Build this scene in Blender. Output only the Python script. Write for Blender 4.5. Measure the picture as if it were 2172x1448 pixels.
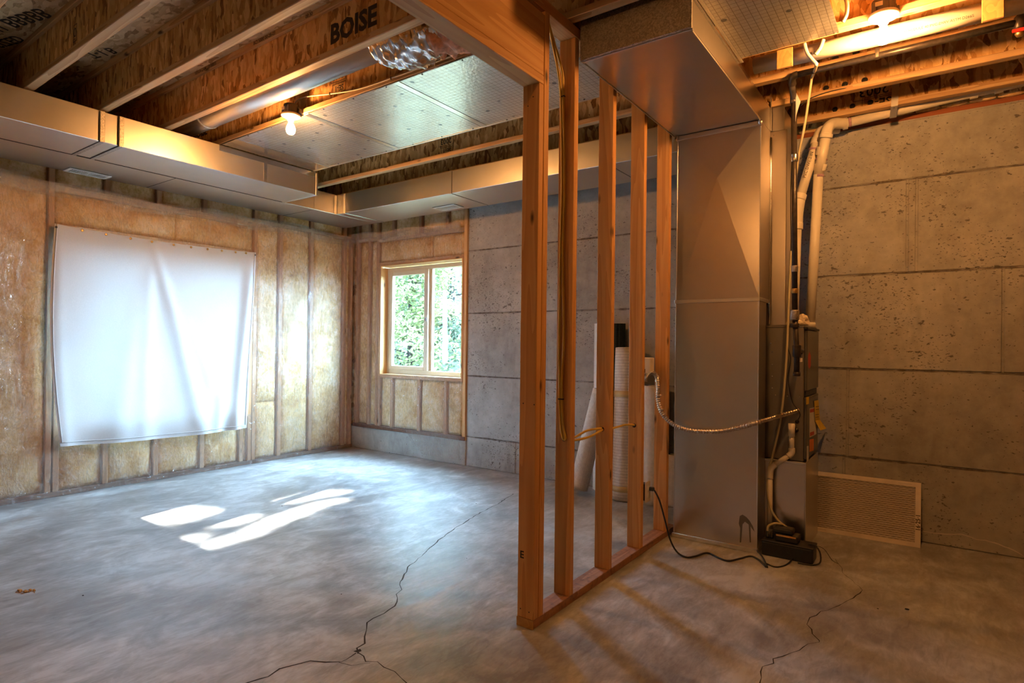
import bpy, bmesh, math, random
from mathutils import Vector, Matrix, noise
random.seed(7)
for o in list(bpy.data.objects):
    bpy.data.objects.remove(o, do_unlink=True)
scene = bpy.context.scene
COL = scene.collection

# ------------------------------------------------------------------ camera
FPX, CX, CY = 1254.79, 1086.0, 724.0
YAW, PIT, ROL = math.radians(35.59058), math.radians(0.2977992), math.radians(0.66881546)
CAM = Vector((0, 0, 1.25))
_f = Vector((-math.sin(YAW), math.cos(YAW), 0)); _r = Vector((math.cos(YAW), math.sin(YAW), 0)); _u = Vector((0, 0, 1))
F_ = math.cos(PIT)*_f + math.sin(PIT)*_u
_u2 = -math.sin(PIT)*_f + math.cos(PIT)*_u
R_ = math.cos(ROL)*_r + math.sin(ROL)*_u2
U_ = -math.sin(ROL)*_r + math.cos(ROL)*_u2
cd = bpy.data.cameras.new('camera'); cam = bpy.data.objects.new('camera', cd); COL.objects.link(cam)
cd.sensor_width = 36; cd.lens = 36*FPX/2172; cd.clip_start = 0.05; cd.clip_end = 300
cam.matrix_world = Matrix(((R_.x, U_.x, -F_.x, CAM.x), (R_.y, U_.y, -F_.y, CAM.y), (R_.z, U_.z, -F_.z, CAM.z), (0, 0, 0, 1)))
scene.camera = cam

def ray(x, y): return F_ + (x-CX)/FPX*R_ - (y-CY)/FPX*U_
def onx(x, y, X): d = ray(x, y); return CAM + d*((X-CAM.x)/d.x)
def ony(x, y, Y): d = ray(x, y); return CAM + d*((Y-CAM.y)/d.y)
def onz(x, y, Z=0.0): d = ray(x, y); return CAM + d*((Z-CAM.z)/d.z)

# ------------------------------------------------------------------ light
SUN_DIR = Vector((-0.193, 1.0, 0.70))          # from the room towards the sun
SKY_COL, SKY_STR = (0.45, 0.72, 1.0), 50.0
SUN_STR = 40.0
BULB_COL, BULB_STR = (1.0, 0.43, 0.115), 760.0
scene.view_settings.view_transform = 'Standard'
scene.view_settings.look = 'None'
scene.view_settings.exposure = 0.92
scene.view_settings.gamma = 1.0
scene.view_settings.use_curve_mapping = False
w = bpy.data.worlds.new('sky'); scene.world = w; w.use_nodes = True
bg = w.node_tree.nodes['Background']; bg.inputs[0].default_value = (*SKY_COL, 1); bg.inputs[1].default_value = SKY_STR
sd = bpy.data.lights.new('sun', 'SUN'); sd.energy = SUN_STR; sd.angle = math.radians(0.53); sd.color = (1.0, 0.93, 0.84)
so = bpy.data.objects.new('sun', sd); COL.objects.link(so)
so.rotation_euler = SUN_DIR.to_track_quat('Z', 'Y').to_euler(); so.location = (-8, 20, 16)
def portal(name, loc, sx, sy, rot):
    l = bpy.data.lights.new(name, 'AREA'); l.shape = 'RECTANGLE'; l.size = sx; l.size_y = sy; l.cycles.is_portal = True
    o = bpy.data.objects.new(name, l); COL.objects.link(o); o.location = loc; o.rotation_euler = rot
portal('sky_portal_far_window', (-4.586, 4.845, 1.51), 1.24, 1.26, (-math.pi/2, 0, 0))
portal('sky_portal_sheeted_window', (-5.91, 2.56, 1.315), 1.60, 1.62, (0, -math.pi/2, 0))
try:
    scene.cycles.use_denoising = True
    scene.cycles.use_adaptive_sampling = True; scene.cycles.adaptive_threshold = 0.25; scene.cycles.adaptive_min_samples = 20; scene.cycles.use_light_tree = False
    scene.cycles.max_bounces = 5; scene.cycles.diffuse_bounces = 3; scene.cycles.glossy_bounces = 3
    scene.cycles.transmission_bounces = 3; scene.cycles.transparent_max_bounces = 10
    scene.cycles.sample_clamp_indirect = 6.0; scene.cycles.caustics_reflective = False; scene.cycles.caustics_refractive = False
except Exception:
    pass

# ------------------------------------------------------------------ materials
def newmat(name):
    m = bpy.data.materials.new(name); m.use_nodes = True
    nt = m.node_tree; b = nt.nodes['Principled BSDF']
    return m, nt, b
def ND(nt, t, **kw):
    n = nt.nodes.new(t)
    for k, v in kw.items():
        if k.startswith('i_'):
            key = k[2:]; key = int(key) if key.isdigit() else key.replace('_', ' ')
            n.inputs[key].default_value = v
        else: setattr(n, k, v)
    return n
def LK(nt, a, b): nt.links.new(a, b)
def pos(nt, scale=(1, 1, 1), rot=(0, 0, 0), obj=False):
    g = ND(nt, 'ShaderNodeTexCoord').outputs['Object'] if obj else ND(nt, 'ShaderNodeNewGeometry').outputs['Position']
    mp = ND(nt, 'ShaderNodeMapping'); mp.inputs['Scale'].default_value = scale; mp.inputs['Rotation'].default_value = rot
    LK(nt, g, mp.inputs[0]); return mp.outputs[0]
def ramp(nt, src, stops, interp='LINEAR'):
    r = ND(nt, 'ShaderNodeValToRGB'); e = r.color_ramp.elements; r.color_ramp.interpolation = interp
    while len(e) > 1: e.remove(e[-1])
    e[0].position = stops[0][0]; c = stops[0][1]; e[0].color = (*c, 1) if len(c) == 3 else c
    for p, c in stops[1:]:
        x = e.new(p); x.color = (*c, 1) if len(c) == 3 else c
    LK(nt, src, r.inputs[0]); return r.outputs[0]
def g3(v): return (v, v, v)
def noise_(nt, vec, scale, detail=4, rough=0.55, dist=0.0):
    detail = min(detail, 4)
    n = ND(nt, 'ShaderNodeTexNoise'); n.inputs['Scale'].default_value = scale; n.inputs['Detail'].default_value = detail
    n.inputs['Roughness'].default_value = rough; n.inputs['Distortion'].default_value = dist
    LK(nt, vec, n.inputs['Vector']); return n.outputs[0]
def voro(nt, vec, scale, out='Distance', feature='F1', rnd=1.0):
    n = ND(nt, 'ShaderNodeTexVoronoi', feature=feature); n.inputs['Scale'].default_value = scale
    n.inputs['Randomness'].default_value = rnd
    LK(nt, vec, n.inputs['Vector']); return n.outputs[out]
def mixc(nt, fac, a, b, mode='MIX'):
    n = ND(nt, 'ShaderNodeMix', data_type='RGBA', blend_type=mode)
    for s, v in ((n.inputs[0], fac), (n.inputs[6], a), (n.inputs[7], b)):
        if isinstance(v, (int, float)): s.default_value = v
        elif isinstance(v, tuple): s.default_value = (*v, 1) if len(v) == 3 else v
        else: LK(nt, v, s)
    return n.outputs[2]
def math_(nt, op, a, b=None, clamp=False):
    n = ND(nt, 'ShaderNodeMath', operation=op); n.use_clamp = clamp
    for s, v in ((n.inputs[0], a), (n.inputs[1], b)):
        if v is None: continue
        if isinstance(v, (int, float)): s.default_value = v
        else: LK(nt, v, s)
    return n.outputs[0]
def bump(nt, b, h, strength=0.3, dist=0.01):
    n = ND(nt, 'ShaderNodeBump'); n.inputs['Strength'].default_value = strength; n.inputs['Distance'].default_value = dist
    LK(nt, h, n.inputs['Height']); LK(nt, n.outputs[0], b.inputs['Normal'])

def plain(name, col, rough=0.5, metal=0.0, var=0.12, scale=8.0, spec=0.5):
    m, nt, b = newmat(name)
    n = noise_(nt, pos(nt), scale)
    c = ramp(nt, n, [(0.3, tuple(x*(1-var) for x in col)), (0.7, tuple(min(1, x*(1+var)) for x in col))])
    LK(nt, c, b.inputs['Base Color']); b.inputs['Roughness'].default_value = rough; b.inputs['Metallic'].default_value = metal
    b.inputs['Specular IOR Level'].default_value = spec
    return m
def osb(name, stretch, dark=(0.17, 0.065, 0.017), mid=(0.54, 0.275, 0.085), light=(0.84, 0.56, 0.25)):
    m, nt, b = newmat(name)
    base = pos(nt)
    d = ND(nt, 'ShaderNodeTexNoise'); d.inputs['Scale'].default_value = 9; LK(nt, base, d.inputs['Vector'])
    add = ND(nt, 'ShaderNodeVectorMath', operation='SCALE'); add.inputs['Scale'].default_value = 0.05; LK(nt, d.outputs[1], add.inputs[0])
    ad2 = ND(nt, 'ShaderNodeVectorMath', operation='ADD'); LK(nt, base, ad2.inputs[0]); LK(nt, add.outputs[0], ad2.inputs[1])
    def lay(sc, k, rot):
        mp = ND(nt, 'ShaderNodeMapping'); mp.inputs['Scale'].default_value = tuple(s*k for s in stretch); mp.inputs['Rotation'].default_value = rot
        LK(nt, ad2.outputs[0], mp.inputs[0])
        v = ND(nt, 'ShaderNodeTexVoronoi'); v.inputs['Scale'].default_value = sc; LK(nt, mp.outputs[0], v.inputs['Vector'])
        s = ND(nt, 'ShaderNodeSeparateColor'); LK(nt, v.outputs['Color'], s.inputs[0]); return s, mp.outputs[0]
    s1, v1 = lay(1.0, 1.0, (0, 0.12, 0.1)); s2, v2 = lay(1.0, 1.7, (0.3, -0.2, 0.3))
    f = mixc(nt, math_(nt, 'GREATER_THAN', s2.outputs[1], 0.45), s1.outputs[0], s2.outputs[0])
    fine = noise_(nt, v2, 3.0, 5, 0.7)
    t = math_(nt, 'ADD', math_(nt, 'MULTIPLY', f, 0.75), math_(nt, 'MULTIPLY', fine, 0.32))
    c = ramp(nt, t, [(0.12, dark), (0.34, mid), (0.6, tuple((a+q)/2*1.02 for a, q in zip(mid, light))), (0.85, light), (1.0, tuple(min(1, x*1.2) for x in light))])
    big = ramp(nt, noise_(nt, base, 2.2), [(0.3, g3(0.78)), (0.7, g3(1.08))])
    LK(nt, mixc(nt, 1.0, c, big, 'MULTIPLY'), b.inputs['Base Color']); b.inputs['Roughness'].default_value = 0.55
    b.inputs['Specular IOR Level'].default_value = 0.3
    bump(nt, b, t, 0.25, 0.004)
    return m
def lumber(name, axis, c1, c2, knots=True, rough=0.6, dirt=0.0):
    m, nt, b = newmat(name)
    sc = [1, 1, 1]; sc['xyz'.index(axis)] = 0.05
    v = pos(nt, tuple(sc))
    n1 = noise_(nt, v, 26, 5, 0.6, 0.4)
    wv = ND(nt, 'ShaderNodeTexNoise'); wv.inputs['Scale'].default_value = 9; wv.inputs['Detail'].default_value = 2; LK(nt, v, wv.inputs['Vector'])
    rings = math_(nt, 'FRACT', math_(nt, 'MULTIPLY', wv.outputs[0], 9.0))
    t = math_(nt, 'ADD', math_(nt, 'MULTIPLY', n1, 0.6), math_(nt, 'MULTIPLY', rings, 0.4))
    c = ramp(nt, t, [(0.2, c2), (0.5, tuple((a+q)/2 for a, q in zip(c1, c2))), (0.8, c1)])
    if knots:
        sk = [9, 9, 9]; sk['xyz'.index(axis)] = 3.2
        d = voro(nt, pos(nt, tuple(sk)), 1.0)
        k = ramp(nt, d, [(0.05, g3(1)), (0.13, g3(0.0))])
        c = mixc(nt, k, c, tuple(x*0.18 for x in c2))
    if dirt:
        dn = ramp(nt, noise_(nt, pos(nt), 30, 6, 0.7), [(0.5, g3(0)), (0.75, g3(dirt))])
        c = mixc(nt, dn, c, (0.10, 0.07, 0.06))
    LK(nt, c, b.inputs['Base Color']); b.inputs['Roughness'].default_value = rough; b.inputs['Specular IOR Level'].default_value = 0.35
    bump(nt, b, t, 0.12, 0.003)
    return m
def metal(name, col, rough, spangle=60, streak=None, var=0.10, sp=0.06, bmp=0.05):
    m, nt, b = newmat(name)
    v = pos(nt)
    s = ND(nt, 'ShaderNodeSeparateColor'); LK(nt, voro(nt, v, spangle, 'Color'), s.inputs[0])
    n = noise_(nt, pos(nt, streak or (1, 1, 1)), 14 if streak else 4, 3)
    t = math_(nt, 'ADD', math_(nt, 'MULTIPLY', s.outputs[0], sp), math_(nt, 'MULTIPLY', n, 1-sp))
    c = ramp(nt, t, [(0.3, tuple(x*(1-var) for x in col)), (0.7, tuple(min(1, x*(1+var)) for x in col))])
    LK(nt, c, b.inputs['Base Color']); b.inputs['Metallic'].default_value = 1.0
    b.inputs['Roughness'].default_value = rough
    bump(nt, b, noise_(nt, v, 2.6, 1), bmp, 0.03)
    return m
def foilmat(name, cell=0.032):
    m, nt, b = newmat(name)
    g = ND(nt, 'ShaderNodeNewGeometry'); s = ND(nt, 'ShaderNodeSeparateXYZ'); LK(nt, g.outputs['Position'], s.inputs[0])
    def line(ax):
        f = math_(nt, 'FRACT', math_(nt, 'DIVIDE', s.outputs[ax], cell))
        return math_(nt, 'LESS_THAN', f, 0.08)
    ln = math_(nt, 'MAXIMUM', line(0), line(1))
    base = ramp(nt, noise_(nt, g.outputs['Position'], 6), [(0.3, (0.62, 0.64, 0.66)), (0.7, (0.76, 0.78, 0.80))])
    # faint printed marks, spaced regularly over the facing
    mp = pos(nt, (1/0.19, 1/0.19, 0), (0, 0, 0.5))
    dm = voro(nt, mp, 1.0, 'Distance', 'F1', 0.12)
    mk = ramp(nt, dm, [(0.065, g3(0.8)), (0.085, g3(0))])
    mp2 = pos(nt, (1/0.11, 1/0.38, 0), (0, 0, 0.5))
    pr = math_(nt, 'MULTIPLY', ramp(nt, voro(nt, mp2, 1.0, 'Distance', 'F1', 0.15), [(0.12, g3(0.55)), (0.2, g3(0))]), ramp(nt, noise_(nt, g.outputs['Position'], 120, 2), [(0.45, g3(0)), (0.6, g3(1))]))
    c = mixc(nt, math_(nt, 'MULTIPLY', ln, 0.7), base, (0.16, 0.12, 0.08))
    c = mixc(nt, mk, c, (0.06, 0.10, 0.17)); c = mixc(nt, math_(nt, 'MULTIPLY', pr, 0.6), c, (0.16, 0.24, 0.36))
    LK(nt, c, b.inputs['Base Color']); b.inputs['Metallic'].default_value = 0.92; b.inputs['Roughness'].default_value = 0.27
    bump(nt, b, noise_(nt, g.outputs['Position'], 45, 3), 0.22, 0.004)
    return m
def concrete_wall(name):
    m, nt, b = newmat(name)
    v = pos(nt)
    n1 = noise_(nt, v, 1.6, 6, 0.62); n2 = noise_(nt, v, 14, 6, 0.65)
    t = math_(nt, 'ADD', math_(nt, 'MULTIPLY', n1, 0.6), math_(nt, 'MULTIPLY', n2, 0.4))
    c = ramp(nt, t, [(0.3, (0.27, 0.265, 0.255)), (0.5, (0.40, 0.395, 0.38)), (0.7, (0.53, 0.525, 0.505))])
    msk = ramp(nt, noise_(nt, v, 2.3, 2), [(0.40, g3(0.0)), (0.62, g3(0.09))])
    f1 = ramp(nt, math_(nt, 'ADD', noise_(nt, pos(nt, (1, 1, 1.7), (0, 0.45, 0)), 60, 2, 0.5), msk), [(0.712, g3(0)), (0.75, g3(1))])
    f2 = ramp(nt, math_(nt, 'ADD', noise_(nt, pos(nt, (1, 1, 1.7), (0, -0.6, 0)), 27, 2, 0.5), msk), [(0.74, g3(0)), (0.765, g3(1))])
    h1 = ramp(nt, voro(nt, v, 30), [(0.07, g3(1)), (0.11, g3(0))])
    hol = math_(nt, 'MAXIMUM', math_(nt, 'MAXIMUM', f1, f2), math_(nt, 'MULTIPLY', h1, ramp(nt, noise_(nt, v, 5, 1), [(0.5, g3(0)), (0.56, g3(1))])))
    st = ramp(nt, noise_(nt, pos(nt, (1.3, 1, 0.5)), 2.4, 5, 0.7, 0.3), [(0.54, g3(0)), (0.74, g3(0.45))])
    c = mixc(nt, st, c, (0.15, 0.14, 0.12))
    c = mixc(nt, math_(nt, 'MULTIPLY', hol, 0.75), c, (0.09, 0.082, 0.075))
    LK(nt, c, b.inputs['Base Color']); b.inputs['Roughness'].default_value = 0.85; b.inputs['Specular IOR Level'].default_value = 0.2
    bump(nt, b, math_(nt, 'SUBTRACT', math_(nt, 'MULTIPLY', n2, 0.35), hol), 0.5, 0.006)
    return m
def concrete_floor(name):
    m, nt, b = newmat(name)
    v = pos(nt)
    n1 = noise_(nt, v, 0.9, 4, 0.6, 0.8)
    ns = noise_(nt, pos(nt, (1.0, 0.6, 1), (0, 0, 0.7)), 4.5, 5, 0.62, 1.5)
    nf = noise_(nt, pos(nt, (1, 0.3, 1), (0, 0, -0.5)), 34, 4, 0.7, 1.0)
    t = math_(nt, 'ADD', math_(nt, 'MULTIPLY', n1, 0.42), math_(nt, 'ADD', math_(nt, 'MULTIPLY', ns, 0.36), math_(nt, 'MULTIPLY', nf, 0.22)))
    c = ramp(nt, t, [(0.41, (0.235, 0.232, 0.232)), (0.5, (0.375, 0.38, 0.388)), (0.59, (0.57, 0.585, 0.60))])
    blot = ramp(nt, noise_(nt, v, 3.1, 4, 0.72, 0.8), [(0.54, g3(0)), (0.72, g3(0.45))])
    c = mixc(nt, blot, c, (0.25, 0.21, 0.18))
    LK(nt, c, b.inputs['Base Color'])
    LK(nt, ramp(nt, math_(nt, 'ADD', math_(nt, 'MULTIPLY', ns, 0.5), math_(nt, 'MULTIPLY', nf, 0.5)), [(0.34, g3(0.30)), (0.66, g3(0.46))]), b.inputs['Roughness'])
    b.inputs['Specular IOR Level'].default_value = 0.5
    bump(nt, b, noise_(nt, pos(nt, (1, 0.45, 1), (0, 0, -0.5)), 26, 2, 0.6, 0.8), 0.16, 0.006)
    return m
def battmat(name):
    m, nt, b = newmat(name)
    v = pos(nt)
    n1 = noise_(nt, v, 4.2, 6, 0.68, 0.15); n2 = noise_(nt, pos(nt, (1, 1, 0.7)), 46, 6, 0.75, 0.0)
    t = math_(nt, 'ADD', math_(nt, 'MULTIPLY', n1, 0.62), math_(nt, 'MULTIPLY', n2, 0.38))
    c = ramp(nt, t, [(0.30, (0.40, 0.19, 0.05)), (0.42, (0.62, 0.38, 0.14)), (0.54, (0.82, 0.58, 0.32)), (0.68, (0.92, 0.79, 0.60))])
    LK(nt, c, b.inputs['Base Color']); b.inputs['Roughness'].default_value = 0.95; b.inputs['Specular IOR Level'].default_value = 0.1
    bump(nt, b, t, 0.7, 0.02)
    return m
def schlick(nt, normal, f0):
    lw = ND(nt, 'ShaderNodeLayerWeight'); lw.inputs[0].default_value = 0.5
    if normal is not None: LK(nt, normal, lw.inputs['Normal'])
    p = math_(nt, 'POWER', lw.outputs['Facing'], 5.0)
    return math_(nt, 'ADD', math_(nt, 'MULTIPLY', p, 1-f0), f0, True)
def plasticmat(name, tint=(1, 1, 1)):
    m, nt, b = newmat(name)
    nt.nodes.remove(b); out = nt.nodes['Material Output']
    tr = ND(nt, 'ShaderNodeBsdfTransparent'); tr.inputs[0].default_value = (0.93*tint[0], 0.93*tint[1], 0.92*tint[2], 1)
    gl = ND(nt, 'ShaderNodeBsdfGlossy'); gl.inputs['Roughness'].default_value = 0.07
    df = ND(nt, 'ShaderNodeBsdfDiffuse'); df.inputs[0].default_value = (0.85, 0.80, 0.74, 1)
    v = pos(nt)
    w1 = noise_(nt, pos(nt, (1, 1, 0.35), (0.6, 0.5, 0)), 7, 3, 0.55, 1.6)
    w2 = noise_(nt, pos(nt, (1, 1, 0.25), (-0.9, -0.6, 0)), 22, 3, 0.6, 1.2)
    rg = math_(nt, 'ABSOLUTE', math_(nt, 'SUBTRACT', w1, 0.5)); rg2 = math_(nt, 'ABSOLUTE', math_(nt, 'SUBTRACT', w2, 0.5))
    h = math_(nt, 'ADD', math_(nt, 'MULTIPLY', rg, 1.0), math_(nt, 'MULTIPLY', rg2, 0.45))
    bp = ND(nt, 'ShaderNodeBump'); bp.inputs['Strength'].default_value = 1.0; bp.inputs['Distance'].default_value = 0.05
    LK(nt, h, bp.inputs['Height']); LK(nt, bp.outputs[0], gl.inputs['Normal'])
    fac = math_(nt, 'MULTIPLY', schlick(nt, bp.outputs[0], 0.06), 0.8, True)
    m1 = ND(nt, 'ShaderNodeMixShader'); LK(nt, fac, m1.inputs[0]); LK(nt, tr.outputs[0], m1.inputs[1]); LK(nt, gl.outputs[0], m1.inputs[2])
    cre = ramp(nt, math_(nt, 'MINIMUM', rg, rg2), [(0.0, g3(0.26)), (0.03, g3(0.075))])
    m2 = ND(nt, 'ShaderNodeMixShader'); LK(nt, cre, m2.inputs[0]); LK(nt, m1.outputs[0], m2.inputs[1]); LK(nt, df.outputs[0], m2.inputs[2])
    LK(nt, m2.outputs[0], out.inputs[0]); return m
def glassmat(name):
    m, nt, b = newmat(name)
    nt.nodes.remove(b); out = nt.nodes['Material Output']
    tr = ND(nt, 'ShaderNodeBsdfTransparent'); tr.inputs[0].default_value = (0.95, 0.98, 0.97, 1)
    gl = ND(nt, 'ShaderNodeBsdfGlossy'); gl.inputs['Roughness'].default_value = 0.03
    m1 = ND(nt, 'ShaderNodeMixShader'); LK(nt, schlick(nt, None, 0.03), m1.inputs[0]); LK(nt, tr.outputs[0], m1.inputs[1]); LK(nt, gl.outputs[0], m1.inputs[2])
    LK(nt, m1.outputs[0], out.inputs[0]); return m
def clothmat(name):
    m, nt, b = newmat(name)
    nt.nodes.remove(b); out = nt.nodes['Material Output']
    df = ND(nt, 'ShaderNodeBsdfDiffuse'); tl = ND(nt, 'ShaderNodeBsdfTranslucent')
    wv = noise_(nt, pos(nt, (1, 1, 1)), 160, 2)
    c = ramp(nt, wv, [(0.3, (0.62, 0.63, 0.64)), (0.7, (0.68, 0.69, 0.70))])
    LK(nt, c, df.inputs[0]); LK(nt, c, tl.inputs[0])
    mx = ND(nt, 'ShaderNodeMixShader'); mx.inputs[0].default_value = 0.031
    LK(nt, df.outputs[0], mx.inputs[1]); LK(nt, tl.outputs[0], mx.inputs[2]); LK(nt, mx.outputs[0], out.inputs[0]); return m
def leafmat(name, c1, c2):
    m, nt, b = newmat(name)
    nt.nodes.remove(b); out = nt.nodes['Material Output']
    df = ND(nt, 'ShaderNodeBsdfDiffuse'); tl = ND(nt, 'ShaderNodeBsdfTranslucent')
    c = ramp(nt, noise_(nt, pos(nt), 1.7, 4, 0.7), [(0.3, c1), (0.7, c2)])
    LK(nt, c, df.inputs[0]); LK(nt, c, tl.inputs[0])
    mx = ND(nt, 'ShaderNodeMixShader'); mx.inputs[0].default_value = 0.55
    LK(nt, df.outputs[0], mx.inputs[1]); LK(nt, tl.outputs[0], mx.inputs[2]); LK(nt, mx.outputs[0], out.inputs[0]); return m
def emit(name, col, s):
    m, nt, b = newmat(name)
    v = noise_(nt, pos(nt), 4)
    LK(nt, ramp(nt, v, [(0.0, tuple(x*0.97 for x in col)), (1.0, col)]), b.inputs['Emission Color'])
    b.inputs['Emission Strength'].default_value = s; b.inputs['Base Color'].default_value = (0.9, 0.9, 0.88, 1); return m
def stripes(name, base, line, axis, period, width, rough=0.7, obj=True, patt=None):
    m, nt, b = newmat(name)
    tc = ND(nt, 'ShaderNodeTexCoord'); s = ND(nt, 'ShaderNodeSeparateXYZ'); LK(nt, tc.outputs['Object'], s.inputs[0])
    if axis == 'ang':
        a = math_(nt, 'ARCTAN2', s.outputs[1], s.outputs[0]); src = math_(nt, 'MULTIPLY', a, 0.1)
    else: src = s.outputs['xyz'.index(axis)]
    f = math_(nt, 'LESS_THAN', math_(nt, 'FRACT', math_(nt, 'DIVIDE', src, period)), width)
    n = ramp(nt, noise_(nt, tc.outputs['Object'], 35, 5, 0.7), [(0.35, tuple(x*0.8 for x in base)), (0.65, base)])
    LK(nt, mixc(nt, math_(nt, 'MULTIPLY', f, 0.8), n, line), b.inputs['Base Color']); b.inputs['Roughness'].default_value = rough
    bump(nt, b, noise_(nt, tc.outputs['Object'], 40, 3), 0.3, 0.004)
    return m

M = {}
M['osb_web'] = osb('osb_web', (28, 28, 8))
M['osb_floor'] = osb('osb_floor', (8, 26, 26), (0.26, 0.15, 0.065), (0.60, 0.42, 0.22), (0.80, 0.64, 0.40))
M['sheath'] = osb('osb_sheathing', (14, 14, 10))
M['flange'] = lumber('flange_wood', 'x', (0.66, 0.46, 0.25), (0.40, 0.23, 0.10), True)
M['stud_z'] = lumber('fir_stud', 'z', (0.74, 0.41, 0.155), (0.54, 0.25, 0.075))
M['stud_y'] = lumber('fir_header', 'y', (0.72, 0.41, 0.17), (0.54, 0.26, 0.085))
M['plate_y'] = lumber('treated_plate', 'y', (0.48, 0.25, 0.14), (0.27, 0.12, 0.06), False, 0.7, 0.8)
M['frame_z'] = lumber('framing_upright', 'z', (0.60, 0.36, 0.20), (0.42, 0.22, 0.11))
M['frame_y'] = lumber('framing_rail', 'y', (0.60, 0.36, 0.20), (0.42, 0.22, 0.11))
M['frame_x'] = lumber('framing_rail_cross', 'x', (0.60, 0.36, 0.20), (0.42, 0.22, 0.11))
M['dark_plate'] = lumber('dark_sill_plate', 'y', (0.20, 0.09, 0.05), (0.10, 0.045, 0.03), False)
M['sill_red'] = lumber('treated_sill', 'x', (0.34, 0.10, 0.035), (0.20, 0.055, 0.02), False)
M['jamb_z'] = lumber('jamb_wood', 'z', (0.78, 0.50, 0.24), (0.62, 0.36, 0.15))
M['jamb_x'] = lumber('jamb_wood_flat', 'x', (0.78, 0.50, 0.24), (0.62, 0.36, 0.15))
M['block'] = lumber('block_wood', 'y', (0.66, 0.40, 0.16), (0.50, 0.27, 0.09))
M['galv'] = metal('galvanized_steel', (0.64, 0.62, 0.60), 0.35, 60, None, 0.04)
M['galv_v'] = metal('galvanized_drop', (0.61, 0.56, 0.51), 0.28, 80, None, 0.04)
M['galv_rough'] = metal('galvanized_cap', (0.46, 0.43, 0.39), 0.46, 170, None, 0.25, 0.5)
M['galv_dark'] = plain('duct_joint_dark', (0.03, 0.03, 0.03), 0.6)
M['tape'] = metal('foil_tape', (0.75, 0.74, 0.72), 0.22, 90)
M['foil'] = foilmat('printed_foil_facing')
M['crinkle'] = metal('crinkled_foil', (0.80, 0.80, 0.82), 0.2, 20, None, 0.1, 0.06, 0.3)
M['pink'] = plain('pink_fibre', (0.72, 0.40, 0.27), 0.95, 0, 0.3, 40)
M['conc'] = concrete_wall('formed_concrete')
M['floor'] = concrete_floor('concrete_floor')
M['batt'] = battmat('fibreglass_batt')
M['plastic'] = plasticmat('clear_poly_sheet')
M['glass'] = glassmat('window_glass')
M['cloth'] = clothmat('white_cloth')
M['almond'] = plain('almond_vinyl', (0.62, 0.55, 0.43), 0.4, 0, 0.05)
M['white'] = plain('white_plastic', (0.78, 0.76, 0.72), 0.4, 0, 0.04)
M['pvc'] = plain('pvc_white', (0.80, 0.74, 0.64), 0.32, 0, 0.05)
M['primer'] = plain('purple_primer', (0.42, 0.26, 0.36), 0.5, 0, 0.3, 60)
M['blackpipe'] = plain('black_iron', (0.045, 0.035, 0.03), 0.38, 0.3, 0.3, 40)
M['greypipe'] = plain('grey_iron', (0.075, 0.065, 0.06), 0.36, 0.5, 0.3, 40)
M['black'] = plain('black_plastic', (0.012, 0.012, 0.012), 0.45, 0, 0.3)
M['cordblack'] = plain('black_cord', (0.014, 0.014, 0.014), 0.4)
M['darkplastic'] = plain('dark_bakelite', (0.05, 0.045, 0.045), 0.5)
M['porcelain'] = plain('porcelain', (0.82, 0.78, 0.70), 0.35, 0, 0.03)
M['brass'] = plain('brass', (0.55, 0.36, 0.13), 0.35, 0.9)
M['furnace'] = plain('furnace_enamel', (0.20, 0.185, 0.165), 0.38, 0.35, 0.06)
M['furnace_door'] = plain('furnace_door_enamel', (0.12, 0.115, 0.10), 0.3, 0.3, 0.06)
M['yellow'] = plain('yellow_paper', (0.85, 0.58, 0.03), 0.6)
M['orange'] = plain('orange_paper', (0.80, 0.22, 0.02), 0.6)
M['paper'] = plain('white_paper', (0.78, 0.75, 0.70), 0.6)
M['redlabel'] = plain('red_print', (0.55, 0.05, 0.03), 0.5)
M['ink'] = plain('black_ink', (0.02, 0.016, 0.012), 0.7)
M['romex'] = plain('yellow_cable', (0.72, 0.47, 0.07), 0.45)
M['whitecable'] = plain('white_cable', (0.74, 0.66, 0.52), 0.45)
M['tube'] = plain('vinyl_tube', (0.62, 0.56, 0.36), 0.2)
M['conduit'] = metal('flex_conduit', (0.52, 0.47, 0.42), 0.3, 200)
M['rug_white'] = stripes('pad_backing', (0.74, 0.74, 0.73), (0.30, 0.31, 0.33), 'ang', 0.0135, 0.16)
M['rug_band'] = stripes('wrapped_pad', (0.72, 0.67, 0.60), (0.33, 0.27, 0.22), 'z', 0.0235, 0.13)
M['rug_plain'] = stripes('plain_pad', (0.74, 0.66, 0.56), (0.68, 0.60, 0.50), 'z', 0.01, 0.3)
M['rug_dark'] = plain('dark_green_pile', (0.012, 0.02, 0.016), 0.95, 0, 0.4, 80)
M['packtape'] = plain('packing_tape', (0.60, 0.45, 0.22), 0.25)
M['card'] = plain('filter_cardboard', (0.74, 0.66, 0.58), 0.7)
M['mesh_wire'] = plain('filter_wire', (0.80, 0.76, 0.70), 0.4, 0.5)
M['media'] = stripes('filter_media', (0.66, 0.60, 0.53), (0.42, 0.36, 0.31), 'z', 0.0125, 0.35)
M['redpaint'] = plain('red_handle', (0.75, 0.03, 0.02), 0.35)
M['bark'] = plain('grey_bark', (0.018, 0.017, 0.017), 0.9, 0, 0.4, 12, 0.0)
M['leaf_a'] = leafmat('leaf_yellow_green', (0.095, 0.122, 0.042), (0.175, 0.185, 0.095))
M['leaf_b'] = leafmat('leaf_blue_green', (0.066, 0.100, 0.066), (0.130, 0.160, 0.118))
M['ground'] = plain('forest_ground', (0.045, 0.042, 0.026), 0.95, 0, 0.4, 3, 0.0)
M['bulb'] = emit('glowing_bulb', BULB_COL, BULB_STR); M['bulb_dim'] = emit('glowing_bulb_low_watt', BULB_COL, BULB_STR*0.6)
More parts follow.
